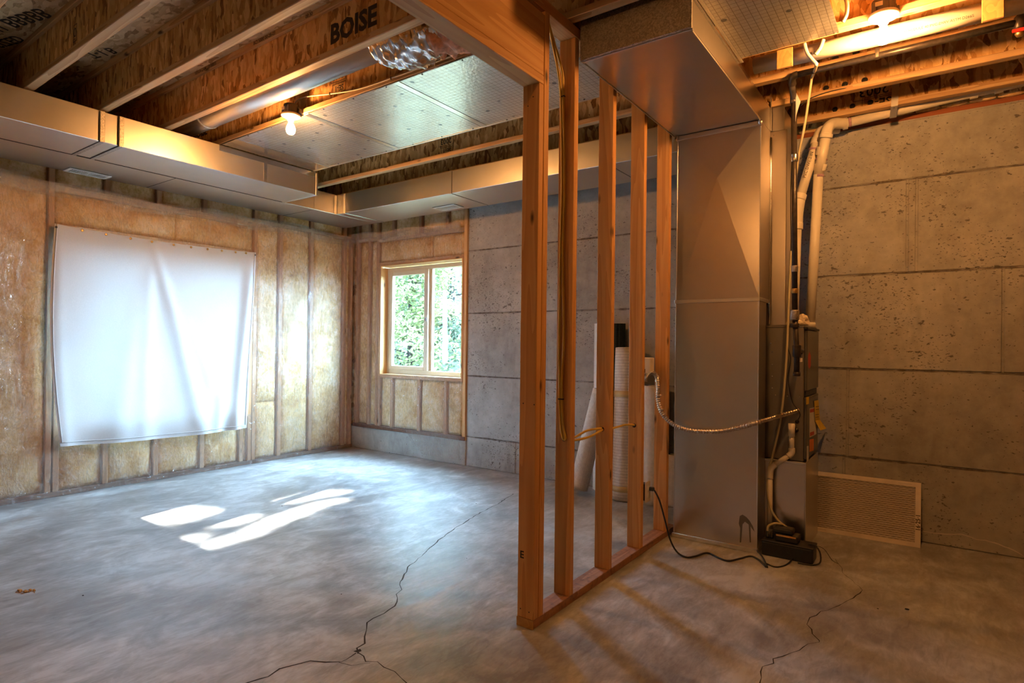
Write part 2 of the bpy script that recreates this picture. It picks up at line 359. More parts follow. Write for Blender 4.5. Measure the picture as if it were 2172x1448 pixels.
M['crumb'] = plain('wood_crumbs', (0.55, 0.26, 0.06), 0.8)
M['crack'] = plain('crack_shadow', (0.035, 0.03, 0.027), 0.95)
M['dust'] = plain('efflorescence', (0.62, 0.58, 0.53), 0.9)

# ------------------------------------------------------------------ helpers
def link(o, parent=None):
    COL.objects.link(o)
    if parent is not None:
        o.parent = parent
    return o
def mobj(name, verts, faces, mat, parent=None, smooth=False, origin=None):
    """mesh from world-space vertices; the object sits at its parent (or at origin)"""
    if origin is not None: base = Vector(origin)
    elif parent is not None: base = world_loc(parent)
    else: base = Vector((0, 0, 0))
    me = bpy.data.meshes.new(name)
    me.from_pydata([tuple(Vector(v)-base) for v in verts], [], faces)
    me.materials.append(M[mat] if isinstance(mat, str) else mat)
    if smooth:
        for p in me.polygons: p.use_smooth = True
    me.update()
    o = bpy.data.objects.new(name, me); link(o, parent)
    o.location = base - (world_loc(parent) if parent is not None else Vector((0, 0, 0)))
    return o
def world_loc(o):
    v = Vector(o.location)
    while o.parent: o = o.parent; v = v + Vector(o.location)
    return v
def tag(o, label=None, cat=None, group=None, kind=None):
    if label: o['label'] = label
    if cat: o['category'] = cat
    if group: o['group'] = group
    if kind: o['kind'] = kind
    return o
def thing(name, label, cat, loc=(0, 0, 0), group=None):
    o = bpy.data.objects.new(name, None); COL.objects.link(o); o.location = loc; o.empty_display_size = 0.05
    return tag(o, label, cat, group)
def bm_finish(name, bm, mat, parent=None, smooth=False, origin=None):
    bm.verts.ensure_lookup_table(); bm.verts.index_update()
    vs = [v.co.copy() for v in bm.verts]; fs = [[v.index for v in f.verts] for f in bm.faces]
    bm.free()
    return mobj(name, vs, fs, mat, parent, smooth, origin)
def bm_box(bm, x0, x1, y0, y1, z0, z1):
    a = [(x0, y0, z0), (x1, y0, z0), (x1, y1, z0), (x0, y1, z0), (x0, y0, z1), (x1, y0, z1), (x1, y1, z1), (x0, y1, z1)]
    v = [bm.verts.new(p) for p in a]
    for f in ((3, 2, 1, 0), (4, 5, 6, 7), (0, 1, 5, 4), (1, 2, 6, 5), (2, 3, 7, 6), (3, 0, 4, 7)):
        bm.faces.new([v[i] for i in f])
def box(name, x0, x1, y0, y1, z0, z1, mat, parent=None, bev=0.0, seg=1, origin=None):
    x0, x1 = min(x0, x1), max(x0, x1); y0, y1 = min(y0, y1), max(y0, y1); z0, z1 = min(z0, z1), max(z0, z1)
    bm = bmesh.new(); bm_box(bm, x0, x1, y0, y1, z0, z1)
    if bev > 0:
        bmesh.ops.bevel(bm, geom=list(bm.edges), offset=bev, segments=seg, affect='EDGES', profile=0.5)
    return bm_finish(name, bm, mat, parent, False, origin)
def boxes(name, lst, mat, parent=None, origin=None):
    bm = bmesh.new()
    for b in lst: bm_box(bm, *b)
    return bm_finish(name, bm, mat, parent, False, origin)
def catmull(P, n=6):
    P = [Vector(p) for p in P]; out = []
    for i in range(len(P)-1):
        p0 = P[max(i-1, 0)]; p1 = P[i]; p2 = P[i+1]; p3 = P[min(i+2, len(P)-1)]
        for k in range(n):
            t = k/n
            out.append(0.5*((2*p1)+(-p0+p2)*t+(2*p0-5*p1+4*p2-p3)*t*t+(-p0+3*p1-3*p2+p3)*t**3))
    out.append(P[-1]); return out
def tube_geo(P, rad, seg=10, cap=True):
    P = [Vector(p) for p in P]; n = len(P); vs = []; fs = []
    rads = rad if isinstance(rad, (list, tuple)) else [rad]*n
    up = None
    for i in range(n):
        t = (P[min(i+1, n-1)]-P[max(i-1, 0)]).normalized()
        if up is None:
            up = t.orthogonal().normalized()
        up = (up - t*up.dot(t))
        up = up.normalized() if up.length > 1e-6 else t.orthogonal().normalized()
        s = t.cross(up)
        for k in range(seg):
            a = 2*math.pi*k/seg
            vs.append(P[i]+(up*math.cos(a)+s*math.sin(a))*rads[i])
    for i in range(n-1):
        for k in range(seg):
            k2 = (k+1) % seg
            fs.append([i*seg+k, i*seg+k2, (i+1)*seg+k2, (i+1)*seg+k])
    if cap:
        fs.append(list(range(seg))[::-1]); fs.append([(n-1)*seg+k for k in range(seg)])
    return vs, fs
def tube(name, P, rad, mat, parent=None, seg=10, smooth=6, origin=None):
    if smooth and len(P) > 2: P = catmull(P, smooth)
    vs, fs = tube_geo(P, rad, seg); return mobj(name, vs, fs, mat, parent, True, origin)
def lathe(name, prof, center, axis, mat, parent=None, seg=20, origin=None):
    """prof: list of (radius, distance along axis)"""
    ax = Vector(axis).normalized(); u = ax.orthogonal().normalized(); s = ax.cross(u); c = Vector(center)
    vs = []; fs = []
    for r, d in prof:
        for k in range(seg):
            a = 2*math.pi*k/seg; vs.append(c+ax*d+(u*math.cos(a)+s*math.sin(a))*max(r, 1e-4))
    for i in range(len(prof)-1):
        for k in range(seg):
            k2 = (k+1) % seg; fs.append([i*seg+k, i*seg+k2, (i+1)*seg+k2, (i+1)*seg+k])
    fs.append(list(range(seg))[::-1]); fs.append([(len(prof)-1)*seg+k for k in range(seg)])
    return mobj(name, vs, fs, mat, parent, True, origin)
def text(name, s, size, loc, right, up, mat, parent=None, bold=0.0, shear=0.0, align='CENTER'):
    cu = bpy.data.curves.new(name, 'FONT'); cu.body = s; cu.size = size; cu.align_x = align; cu.align_y = 'CENTER'
    cu.offset = bold; cu.shear = shear; cu.resolution_u = 2
    t = bpy.data.objects.new(name, cu); COL.objects.link(t)
    dg = bpy.context.evaluated_depsgraph_get(); dg.update()
    me = bpy.data.meshes.new_from_object(t.evaluated_get(dg))
    bpy.data.objects.remove(t, do_unlink=True)
    R = Vector(right).normalized(); U = Vector(up).normalized(); L = Vector(loc)
    vs = [L+R*v.co.x+U*v.co.y for v in me.vertices]; fs = [list(p.vertices) for p in me.polygons]
    bpy.data.meshes.remove(me)
    return mobj(name, vs, fs, mat, parent)
def quad(name, pts, thick, mat, parent=None, origin=None):
    a, b, c, d = [Vector(p) for p in pts]; n = (b-a).cross(d-a).normalized()*thick
    vs = [a, b, c, d, a+n, b+n, c+n, d+n]
    return mobj(name, vs, [[3, 2, 1, 0], [4, 5, 6, 7], [0, 1, 5, 4], [1, 2, 6, 5], [2, 3, 7, 6], [3, 0, 4, 7]], mat, parent, False, origin)
def struct(o): o['kind'] = 'structure'; return o

# ================================================================== THE SETTING
ZC, ZT = 2.80, 3.10           # joist undersides, subfloor underside
XA = -5.68                    # stud faces of the left wall
YB = 4.68                     # concrete face of the far wall
XR, YR = 4.4, -5.4            # walls beyond the frame

floor = struct(box('floor', -6.0, XR+0.2, YR-0.2, 5.0, -0.15, 0.0, 'floor'))
ceil_ = struct(box('ceiling', -6.0, XR+0.2, YR-0.2, 5.0, ZT, ZT+0.03, 'osb_floor'))
box('seam', -5.8, XR, 0.55, 0.556, ZT-0.001, ZT, 'ink', ceil_)
for s, px, py, sz in (('1|1 BBBBB', 30, 45, 0.13), ('T-1 B', 215, 112, 0.10), ('SIZED', 15, 88, 0.10)):
    p = onz(px, py, ZT-0.002)
    text('stamp', s, sz, p, (0.97, 0.24, 0), (-0.24, 0.97, 0), 'ink', ceil_, 0.002)
ground = struct(box('ground', -60, 40, 5.0, 60, -0.75, -0.65, 'ground'))
gr2 = struct(box('ground', -60, -6.0, -40, 5.0, -0.75, -0.65, 'ground'))

# cracks in the slab
def ribbon(name, px, wid, mat, parent, z=0.0006, jit=0.006):
    P = [onz(x, y, 0.0) for x, y in px]
    Q = []
    for i in range(len(P)-1):
        n = max(1, int((P[i+1]-P[i]).length/0.035))
        for k in range(n):
            q = P[i].lerp(P[i+1], k/n); Q.append(q+Vector((random.uniform(-jit, jit), random.uniform(-jit, jit), 0)))
    Q.append(P[-1]); vs = []; fs = []
    for i, q in enumerate(Q):
        t = (Q[min(i+1, len(Q)-1)]-Q[max(i-1, 0)]).normalized(); s = Vector((-t.y, t.x, 0))
        ww = wid*random.uniform(0.45, 1.5)*0.5
        vs += [q+s*ww+Vector((0, 0, z)), q-s*ww+Vector((0, 0, z))]
        if i: fs.append([2*i-2, 2*i-1, 2*i+1, 2*i])
    return mobj(name, vs, fs, mat, parent)
ribbon('crack', [(1090, 1047), (1055, 1069), (1010, 1092), (950, 1130), (925, 1150), (900, 1175), (864, 1203), (862, 1212), (848, 1240), (850, 1250), (840, 1260), (844, 1267), (835, 1285), (815, 1302), (795, 1311), (781, 1320), (780, 1335), (777, 1350), (776, 1365), (757, 1376), (760, 1386)], 0.0055, 'crack', floor)
ribbon('crack', [(757, 1384), (735, 1397), (720, 1404), (690, 1404), (655, 1401), (630, 1409), (592, 1420), (570, 1433), (525, 1447), (490, 1460)], 0.006, 'crack', floor)
ribbon('crack', [(762, 1384), (772, 1392), (777, 1403), (800, 1405), (815, 1415), (835, 1425), (850, 1440), (870, 1455)], 0.005, 'crack', floor)
ribbon('crack', [(720, 1405), (745, 1411), (785, 1406)], 0.0022, 'crack', floor)
ribbon('crack', [(1830, 1252), (1815, 1263), (1779, 1285), (1740, 1297), (1720, 1310), (1714, 1325), (1725, 1345), (1737, 1357), (1735, 1362), (1715, 1367), (1680, 1385), (1642, 1397), (1640, 1405), (1617, 1413), (1617, 1425), (1611, 1450)], 0.0038, 'crack', floor)
ribbon('crack', [(1830, 1252), (1808, 1230), (1790, 1215), (1783, 1200), (1772, 1185)], 0.002, 'crack', floor)
ribbon('crack', [(1830, 1252), (1880, 1252), (1930, 1262)], 0.0014, 'crack', floor)
_c = onz(759, 1380); mobj('chip', [_c+Vector((a, b, 0.0007)) for a, b in ((-.012, -.014), (.01, -.01), (.014, .008), (-.004, .016))], [[0, 1, 2, 3]], 'crack', floor)

# ---------------------------------------------------------------- left wall: framing, batts
W2 = (1.79, 3.335, 0.57, 2.08)     # sheeted window: Y0,Y1,Z0,Z1
def wall_boxes_x(x0, x1, ya, yb, za, zb, holes):
    out = []; ys = sorted(holes); y = ya
    for h in ys:
        out.append((x0, x1, y, h[0], za, zb)); out.append((x0, x1, h[0], h[1], za, h[2])); out.append((x0, x1, h[0], h[1], h[3], zb)); y = h[1]
    out.append((x0, x1, y, yb, za, zb)); return out
wl = struct(boxes('wall_left', wall_boxes_x(-5.90, -5.82, YR, 4.90, -0.6, ZT, [W2]), 'sheath'))
def stud_a(name, y0, y1, z0, z1, mat='frame_z'): return box(name, -5.82, XA, y0, y1, z0, z1, mat, wl, 0.003)
box('bottom_plate', -5.82, XA+0.004, YR, 4.66, 0.0, 0.04, 'dark_plate', wl, 0.003)
for y0, y1 in ((0.65, .688), (0.84, .878), (1.245, 1.283)): stud_a('stud', y0, y1, 0.04, 2.76)
stud_a('stud', 1.652, 1.692, 0.04, 2.76); stud_a('trimmer', 1.704, 1.745, 0.04, 2.13)
stud_a('trimmer', 3.338, 3.376, 0.04, 2.13); stud_a('stud', 3.382, 3.420, 0.04, 2.76)
for y in (3.67, 4.055, 4.512): stud_a('stud', y, y+0.042, 0.04, 2.76)
stud_a('corner_stud', 4.612, 4.65, 0.04, 2.76)
for y in (2.05, 2.447, 2.86, 3.252):
    stud_a('cripple_stud', y, y+0.04, 0.04, 0.49)
stud_a('window_sill', 1.745, 3.338, 0.49, 0.57, 'frame_y'); stud_a('window_header', 1.70, 3.382, 2.13, 2.17, 'frame_y')
stud_a('rail', 1.692, 3.382, 2.425, 2.475, 'frame_y'); stud_a('rail', 3.42, 4.612, 2.475, 2.51, 'frame_y')
for y in (2.04, 2.447, 2.86): stud_a('cripple_stud', y, y+0.04, 2.475, 2.76)
stud_a('top_plate', 0.0, 4.65, 2.76, ZC, 'frame_y')
def batt(parent, plane, u0, u1, z0, z1, depth=0.03, seed=0):
    """bulging insulation pillow; plane 'A' faces +X at the left wall, 'B' faces -Y at the far wall"""
    nu = max(3, int((u1-u0)/0.025)); nz = max(3, int((z1-z0)/0.03)); vs = []; fs = []
    for j in range(nz+1):
        for i in range(nu+1):
            a, b = i/nu, j/nz
            u = u0+(u1-u0)*a; z = z0+(z1-z0)*b
            e = min(a*(u1-u0), (1-a)*(u1-u0), 1.0)/0.05; g = min(b*(z1-z0), (1-b)*(z1-z0))/0.05
            k = (1-math.exp(-e*1.6))*(1-math.exp(-g*1.6))
            n = noise.noise(Vector((u*7+seed, z*6, seed*3.1)))*0.010 + noise.noise(Vector((u*2.2+seed, z*1.7, 4.2)))*0.012 + noise.noise(Vector((u*22, z*20, seed)))*0.004
            d = -0.03+depth*k+n*k
            if plane == 'A': vs.append((XA-0.006+d, u, z))
            else: vs.append((u, 4.666-d, z))
    for j in range(nz):
        for i in range(nu):
            q = j*(nu+1)+i; f = [q, q+1, q+nu+2, q+nu+1]
            fs.append(f)
    N = len(vs)
    # skirt back into the cavity so each batt is a solid pillow
    per = [i for i in range(nu+1)]+[j*(nu+1)+nu for j in range(1, nz+1)]+[nz*(nu+1)+i for i in range(nu-1, -1, -1)]+[j*(nu+1) for j in range(nz-1, 0, -1)]
    for p in per:
        x, y, z = vs[p]; vs.append((-5.815, y, z) if plane == 'A' else (x, 4.795, z))
    for i in range(len(per)):
        i2 = (i+1) % len(per); fs.append([per[i2], per[i], N+i, N+i2])
    fs.append([N+i for i in range(len(per))][::-1])
    return mobj('insulation_batt', vs, fs, 'batt', parent, True)
seed = 1
for u0, u1, z0, z1 in ((0.885, 1.24, .04, 2.75), (1.288, 1.65, 0.04, 2.75), (3.424, 3.667, 0.04, 0.62), (3.424, 3.667, 0.62, 2.473), (3.714, 4.052, .04, 2.473), (4.10, 4.508, .04, 2.473), (4.557, 4.61, .04, 2.473),
                       (1.75, 2.046, .04, .488), (2.092, 2.444, .04, .488), (2.49, 2.857, .04, .488), (2.903, 3.25, .04, .488), (3.294, 3.336, .04, .488),
                       (1.70, 2.62, 2.172, 2.424), (2.62, 3.38, 2.172, 2.424), (1.70, 2.038, 2.478, 2.755), (2.083, 2.444, 2.478, 2.755), (2.49, 2.857, 2.478, 2.755), (2.903, 3.38, 2.478, 2.755),
                       (3.424, 3.667, 2.512, 2.755), (3.714, 4.052, 2.512, 2.755), (4.10, 4.508, 2.512, 2.755)):
    batt(wl, 'A', u0, u1, z0, z1, seed=seed); seed += 1.37

# ---------------------------------------------------------------- far wall: concrete, stem, framing
wb = struct(boxes('wall_back', [(-3.915, XR, YB+0.006, 5.0, 0, 2.765)], 'conc'))
PX = [-3.912, -1.15]
def panel(x0, x1, z0, z1):
    g = 0.005
    bm = bmesh.new(); bm_box(bm, x0+g, x1-g, YB+random.uniform(-.0025, .0015), YB+0.012, z0+g, z1-g)
    bmesh.ops.bevel(bm, geom=[e for e in bm.edges if all(v.co.y < YB+0.006 for v in e.verts)], offset=0.004, segments=1, affect='EDGES')
    bm_finish('panel', bm, 'conc', wb)
for z0, z1, xs in ((2.205, 2.76, (-3.912, -1.53, -1.15)), (1.565, 2.205, (-3.912, -2.05, -1.15)), (0.925, 1.565, (-3.912, -1.15)), (0.305, 0.925, (-3.912, -2.35, -1.15)), (0.0, 0.305, (-3.912, -3.29, -1.15)),
                   (2.372, 2.76, (-1.15, 1.3, XR)), (1.755, 2.372, (-1.15, -0.156, -0.105, 2.3, XR)), (1.11, 1.755, (-1.15, 0.335, 2.75, XR)), (0.503, 1.11, (-1.15, -0.49, 1.95, XR)), (0.0, 0.503, (-1.15, -0.51, 1.9, XR))):
    for a, b in zip(xs[:-1], xs[1:]): panel(a, b, z0, z1)
_SEAMS = [(2.205, -3.91, -1.2), (1.565, -3.91, -1.2), (.925, -3.91, -1.2), (.305, -3.91, -1.2), (2.372, -1.1, 1.6), (1.755, -1.1, 1.6), (1.11, -1.1, 1.6), (.503, -1.1, 1.6)]
# white mineral line low on the wall
def wall_ribbon(name, px, wid, mat, parent):
    P = [ony(x, y, YB-0.003) for x, y in px]; Q = []
    for i in range(len(P)-1):
        n = max(1, int((P[i+1]-P[i]).length/0.02))
        Q += [P[i].lerp(P[i+1], k/n)+Vector((0, 0, random.uniform(-.003, .003))) for k in range(n)]
    Q.append(P[-1]); vs = []; fs = []
    for i, q in enumerate(Q):
        ww = wid*random.uniform(0.5, 1.4)/2; vs += [q+Vector((0, 0, ww)), q-Vector((0, 0, ww))]
        if i: fs.append([2*i-2, 2*i-1, 2*i+1, 2*i])
    return mobj(name, vs, fs, mat, parent)
wall_ribbon('mineral_stain', [(1958, 1126), (1985, 1130), (2015, 1133), (2040, 1133), (2070, 1143), (2100, 1148), (2130, 1158), (2160, 1172), (2180, 1186)], 0.007, 'dust', wb)
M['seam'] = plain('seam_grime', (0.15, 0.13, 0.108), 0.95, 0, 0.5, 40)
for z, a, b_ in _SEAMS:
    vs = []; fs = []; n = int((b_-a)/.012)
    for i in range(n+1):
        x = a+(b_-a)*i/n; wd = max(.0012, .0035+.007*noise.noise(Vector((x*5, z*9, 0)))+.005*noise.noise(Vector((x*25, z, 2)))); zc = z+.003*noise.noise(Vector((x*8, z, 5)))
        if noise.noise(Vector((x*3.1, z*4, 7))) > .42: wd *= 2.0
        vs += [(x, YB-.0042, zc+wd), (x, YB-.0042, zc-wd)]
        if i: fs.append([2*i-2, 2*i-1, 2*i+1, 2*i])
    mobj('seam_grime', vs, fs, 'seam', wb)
box('sill_plate', -3.915, XR, 4.69, 4.85, 2.765, ZC, 'sill_red', wb, 0.003)
box('rim_board', -5.82, XR, 4.86, 4.90, ZC, ZT, 'osb_web', wb)
box('curb', -5.82, -3.915, 4.67, 4.95, 0.0, 0.258, 'conc', wb, 0.006)
W1 = (-5.20, -3.972, 0.895, 2.135)
bm = bmesh.new()
for b in ((-5.9, W1[0], 4.80, 4.86, .25, ZT), (W1[1], -3.915, 4.80, 4.86, .25, ZT), (W1[0], W1[1], 4.80, 4.86, .25, W1[2]), (W1[0], W1[1], 4.80, 4.86, W1[3], ZT)): bm_box(bm, *b)
bm_finish('sheathing', bm, 'sheath', wb)
def stud_b(name, x0, x1, z0, z1, mat='frame_z'): return box(name, x0, x1, 4.66, 4.80, z0, z1, mat, wb, 0.003)
box('bottom_plate', -5.66, -3.918, 4.652, 4.80, 0.258, 0.298, 'dark_plate', wb, 0.003)
stud_b('corner_stud', -5.635, -5.592, 0.298, 2.76); stud_b('stud', -5.43, -5.392, .298, 2.76)
stud_b('stud', -5.285, -5.247, .298, 2.76); stud_b('trimmer', -5.243, -5.202, .298, 2.135, 'frame_z')
stud_b('stud', -3.957, -3.917, .258, 2.76, 'jamb_z')
stud_b('window_sill', -5.202, -3.958, .855, .893, 'frame_x'); stud_b('window_header', -5.245, -3.958, 2.137, 2.175, 'frame_x')
stud_b('rail', -5.592, -5.43, 2.44, 2.48, 'frame_x'); stud_b('rail', -5.392, -5.285, 2.44, 2.48, 'frame_x'); stud_b('rail', -5.247, -3.957, 2.415, 2.455, 'frame_x')
for x in (-5.03, -4.605, -4.215):
    stud_b('cripple_stud', x, x+0.04, .298, .855); stud_b('cripple_stud', x, x+0.04, 2.455, 2.76)
stud_b('top_plate', -5.66, -3.917, 2.76, ZC, 'frame_x')
box('jamb', -5.2015, -5.196, 4.655, 4.80, .893, 2.137, 'jamb_z', wb); box('jamb', -3.976, -3.9575, 4.652, 4.80, .893, 2.137, 'jamb_z', wb)
box('sill_board', -5.196, -3.976, 4.650, 4.80, .893, .898, 'jamb_x', wb); box('head_board', -5.196, -3.976, 4.652, 4.80, 2.131, 2.137, 'jamb_x', wb)
for u0, u1, z0, z1 in ((-5.59, -5.432, .30, 2.438), (-5.39, -5.287, .30, 2.438), (-5.59, -5.432, 2.482, 2.755), (-5.39, -5.287, 2.482, 2.755),
                       (-5.198, -5.032, .30, .853), (-4.988, -4.607, .30, .853), (-4.563, -4.217, .30, .853), (-4.173, -3.96, .30, .853),
                       (-5.243, -4.42, 2.177, 2.413), (-4.42, -3.96, 2.177, 2.413), (-5.243, -5.032, 2.457, 2.755), (-4.988, -4.607, 2.457, 2.755), (-4.563, -4.217, 2.457, 2.755), (-4.173, -3.96, 2.457, 2.755)):
    batt(wb, 'B', u0, u1, z0, z1, seed=seed); seed += 1.37

# walls beyond the frame close the basement
wr = struct(box('wall_right', XR, XR+0.2, YR, 5.0, 0, ZT, 'sheath')); wf = struct(box('wall_front', -6.0, XR+0.2, YR-0.2, YR, 0, ZT, 'sheath'))

# ---------------------------------------------------------------- windows
win = struct(thing('window_1', None, None, (-4.586, 4.76, 0.9)))
y0, y1 = 4.755, 4.815
x0, x1, z0, z1 = -5.195, -3.977, 0.899, 2.118
fw = 0.045
for a in ((x0, x0+fw, z0, z1), (x1-fw*.4, x1, z0, z1), (x0+fw, x1-fw*.4, z0, z0+0.05), (x0+fw, x1-fw*.4, z1-0.045, z1)):
    box('frame', a[0], a[1], y0, y1, a[2], a[3], 'almond', win, 0.004)
mx = ony(905, 680, 4.765).x
sx0, sx1, sz0, sz1 = x0+fw, mx+0.035, z0+0.05, z1-0.045
sash = box('sash', sx0, sx0+0.05, y0-0.012, y0+0.03, sz0, sz1, 'almond', win, 0.004)
for a in ((sx1-0.06, sx1, sz0, sz1), (sx0+0.05, sx1-0.06, sz0, sz0+0.045), (sx0+0.05, sx1-0.06, sz1-0.05, sz1)):
    box('sash_rail', a[0], a[1], y0-0.012, y0+0.03, a[2], a[3], 'almond', sash, 0.004)
box('pane', sx0+0.05, sx1-0.06, y0+0.012, y0+0.016, sz0+0.045, sz1-0.05, 'glass', win)
box('mullion', sx1, sx1+0.035, y0+0.02, y1, sz0, sz1, 'almond', win, 0.003)
box('pane', sx1+0.035, x1-fw*.4, y0+0.036, y0+0.040, sz0, sz1, 'glass', win)
lx = sx1-0.012; lz = ony(908, 675, 4.74).z
lat = box('latch', lx-0.014, lx+0.014, y0-0.022, y0-0.010, lz-0.035, lz+0.035, 'almond', win, 0.003)
box('latch_lever', lx-0.006, lx+0.006, y0-0.034, y0-0.020, lz-0.028, lz+0.008, 'darkplastic', lat, 0.002)
w2 = struct(thing('window_2', None, None, (-5.86, 2.56, 0.53)))
def slider_x(root, W, xc, fw=0.05):
    y0, y1, z0, z1 = W
    for a in ((y0, y0+fw, z0, z1), (y1-fw, y1, z0, z1), (y0+fw, y1-fw, z0, z0+fw), (y0+fw, y1-fw, z1-fw, z1)):
        box('frame', xc-0.035, xc+0.035, a[0], a[1], a[2], a[3], 'almond', root, 0.003)
    ym = (y0+y1)/2
    box('mullion', xc-0.025, xc+0.025, ym-0.03, ym+0.03, z0+fw, z1-fw, 'almond', root, 0.003)
    box('pane', xc-0.002, xc+0.002, y0+fw, ym-0.03, z0+fw, z1-fw, 'glass', root)
    box('pane', xc-0.002, xc+0.002, ym+0.03, y1-fw, z0+fw, z1-fw, 'glass', root)
slider_x(w2, W2, -5.86, 0.04)

# ================================================================== JOISTS
JY = [1.252+0.408*k for k in range(-2, 9)]
names = {-2: 'I-joist nearest the camera, only a corner in view at the top left', -1: 'I-joist second from the camera, crossing the top left corner',
         0: 'I-joist with small square stamp on its web, above the left end of the wall duct', 1: 'I-joist with a pale bottom flange between the square-stamped and large-lettered joists', 2: 'I-joist with large black lettering on its web',
         3: 'I-joist carrying the bulb beside the foil panels, stamped 2003', 4: 'I-joist hidden above the foil panels, showing beside the return duct', 5: 'I-joist at the far edge of the foil panels, behind the right-hand bulb',
         6: 'I-joist above the far wall duct with the black gas pipe along it', 7: 'I-joist second from the concrete wall, with drilled round holes', 8: 'I-joist closest to the concrete wall, stamped 2003 upside down'}
joists = {}; webs = {}
for k in range(-2, 9):
    yr = 1.252+0.408*k; yl = yr-0.052; yc = (yr+yl)/2
    xl = -5.80; xr = XR
    j = thing('floor_joist', names[k], 'joist', (-1.3, yc, ZC), 'I-joists under the floor above'); joists[k] = j
    box('bottom_flange', xl, xr, yl, yr, ZC, ZC+0.036, 'flange', j, 0.003)
    webs[k] = box('web', xl, xr, yc-0.005, yc+0.005, ZC+0.036, ZT-0.036, 'osb_web', j)
    box('top_flange', xl, xr, yl, yr, ZT-0.036, ZT, 'flange', j, 0.003)
def wface(k): return 1.252+0.408*k-0.026-0.0058
def stamp(k, s, px, py, size, up=1, bold=0.0, frame=False, sh=0.0):
    p = ony(px, py, wface(k))
    t = text('stamp', s, size, p, (up, 0, 0), (0, 0, up), 'ink', webs[k], bold, sh)
    if frame:
        wdt = len(s)*size*0.33; h = size*0.62; th = 0.0022
        y = wface(k)
        boxes('stamp_border', [(p.x-wdt, p.x+wdt, y-.0003, y+.0008, p.z+h-th, p.z+h), (p.x-wdt, p.x+wdt, y-.0003, y+.0008, p.z-h, p.z-h+th), (p.x-wdt, p.x-wdt+th, y-.0003, y+.0008, p.z-h, p.z+h), (p.x+wdt-th, p.x+wdt, y-.0003, y+.0008, p.z-h, p.z+h)], 'ink', webs[k])
stamp(2, 'BOISE', 748, 55, 0.145, 1, 0.006)
stamp(3, '2003', 717, 161, 0.056, -1, 0.001, True); stamp(3, 'SE-1', 719, 186, 0.05, -1, 0.001, True); stamp(3, '27', 717, 138, 0.05, -1, 0.001, True)
stamp(3, 'BOISE', 425, 283, 0.085, 1, 0.003)
stamp(6, '2003', 946, 299, 0.062, -1, 0.001, True); stamp(6, 'SE-1', 948, 319, 0.05, -1, 0.001, True)
stamp(0, '0', 159, 70, 0.075, 1, 0.001, True); stamp(0, '1', 157, 95, 0.05, 1, 0.001, True)
stamp(8, '2003', 1853, 191, 0.085, -1, 0.001, True); stamp(8, 'SE-1', 1866, 216, 0.075, -1, 0.001, True)
for i, (px, py, s) in enumerate(((435, 176, 'VERSA-LAM 1.8 00855'), (560, 112, 'BCI 5000 00-28-03'), (655, 60, '08:30'))):
    p = ony(px, py, 1.252+0.408*2-0.053); text('stamp', s, 0.03, (p.x, p.y, ZT-0.018), (1, 0, 0), (0, 0, 1), 'ink', joists[2], 0.0006)
def disc(k, px, py, r, mat='black'):
    p = ony(px, py, wface(k)); lathe('knockout', [(r, 0), (r, 0.001)], p, (0, -1, 0), mat, webs[k], 14)
for px, py in ((1772, 124), (1816, 112), (1732, 131)): disc(6, px, py, 0.017)
for px, py in ((1752, 187), (1792, 179), (1834, 170)): disc(7, px, py, 0.017)
for px, py in ((1771, 232), (1808, 225), (1846, 217)): disc(8, px, py, 0.017)

# ================================================================== DUCTS
ZB = 2.584
def duct_box(name, parent, x0, x1, y0, y1, z0, z1, mat='galv', bev=0.003): return box(name, x0, x1, y0, y1, z0, z1, mat, parent, bev)
d1 = thing('wall_duct', 'galvanized duct with a collar hanging below the joists along the insulated wall', 'duct', (-4.83, 1.5, ZB))
duct_box('duct_section', d1, -5.072, -4.578, -1.2, 1.62, ZB, 2.792)
duct_box('collar', d1, -5.070, -4.582, 1.62, 1.735, ZB+.002, 2.79)
duct_box('duct_section', d1, -5.072, -4.578, 1.735, 3.31, ZB, 2.792)
duct_box('end_cap', d1, -5.074, -4.574, 3.31, 3.332, ZB-.003, 2.785)
for y in (1.62, 1.735):
    box('drive_cleat', -5.074, -4.570, y-0.014, y+0.014, ZB-0.004, 2.79, 'galv_rough', d1, 0.002)
    box('joint_line', -5.073, -4.569, y-0.018, y-0.014, ZB-0.0045, 2.785, 'galv_dark', d1)
p = onz(590, 345, 2.79)
box('seam_tape', -4.577, -4.5755, 2.80, 2.83, ZB+.005, 2.78, 'tape', d1)
box('top_tape', -4.577, -4.574, 2.42, 3.30, 2.745, 2.792, 'tape', d1, 0.001)
d2 = thing('perimeter_duct', 'galvanized duct run against the walls, turning the corner above the far window', 'duct', (-5.35, 3.9, ZB))
duct_box('duct_section', d2, -5.62, -5.084, -1.2, 1.20, ZB, 2.786); duct_box('duct_section', d2, -5.62, -5.084, 1.20, 2.33, ZB, 2.786)
duct_box('duct_section', d2, -5.62, -5.084, 2.33, 3.66, ZB, 2.786)
duct_box('corner_section', d2, -5.62, -5.084, 3.66, 4.47, ZB, 2.786)
duct_box('corner_collar', d2, -5.084, -4.965, 3.935, 4.47, ZB, 2.786)
duct_box('duct_section', d2, -4.965, -3.512, 3.942, 4.47, ZB, 2.785); duct_box('duct_section', d2, -3.512, -1.98, 3.942, 4.47, ZB, 2.785); duct_box('duct_section', d2, -1.98, -1.43, 3.942, 4.47, ZB, 2.785)
for y in (1.20, 2.33, 3.66): box('joint_line', -5.61, -5.09, y-0.003, y+0.003, ZB-0.001, ZB+.01, 'galv_dark', d2)
for x in (-4.965, -3.512, -1.98):
    box('drive_cleat', x-0.013, x+0.013, 3.938, 4.46, ZB-.004, 2.785, 'galv', d2, 0.002); box('joint_line', x+0.013, x+0.018, 3.9405, 4.46, ZB-.001, 2.78, 'galv_dark', d2)
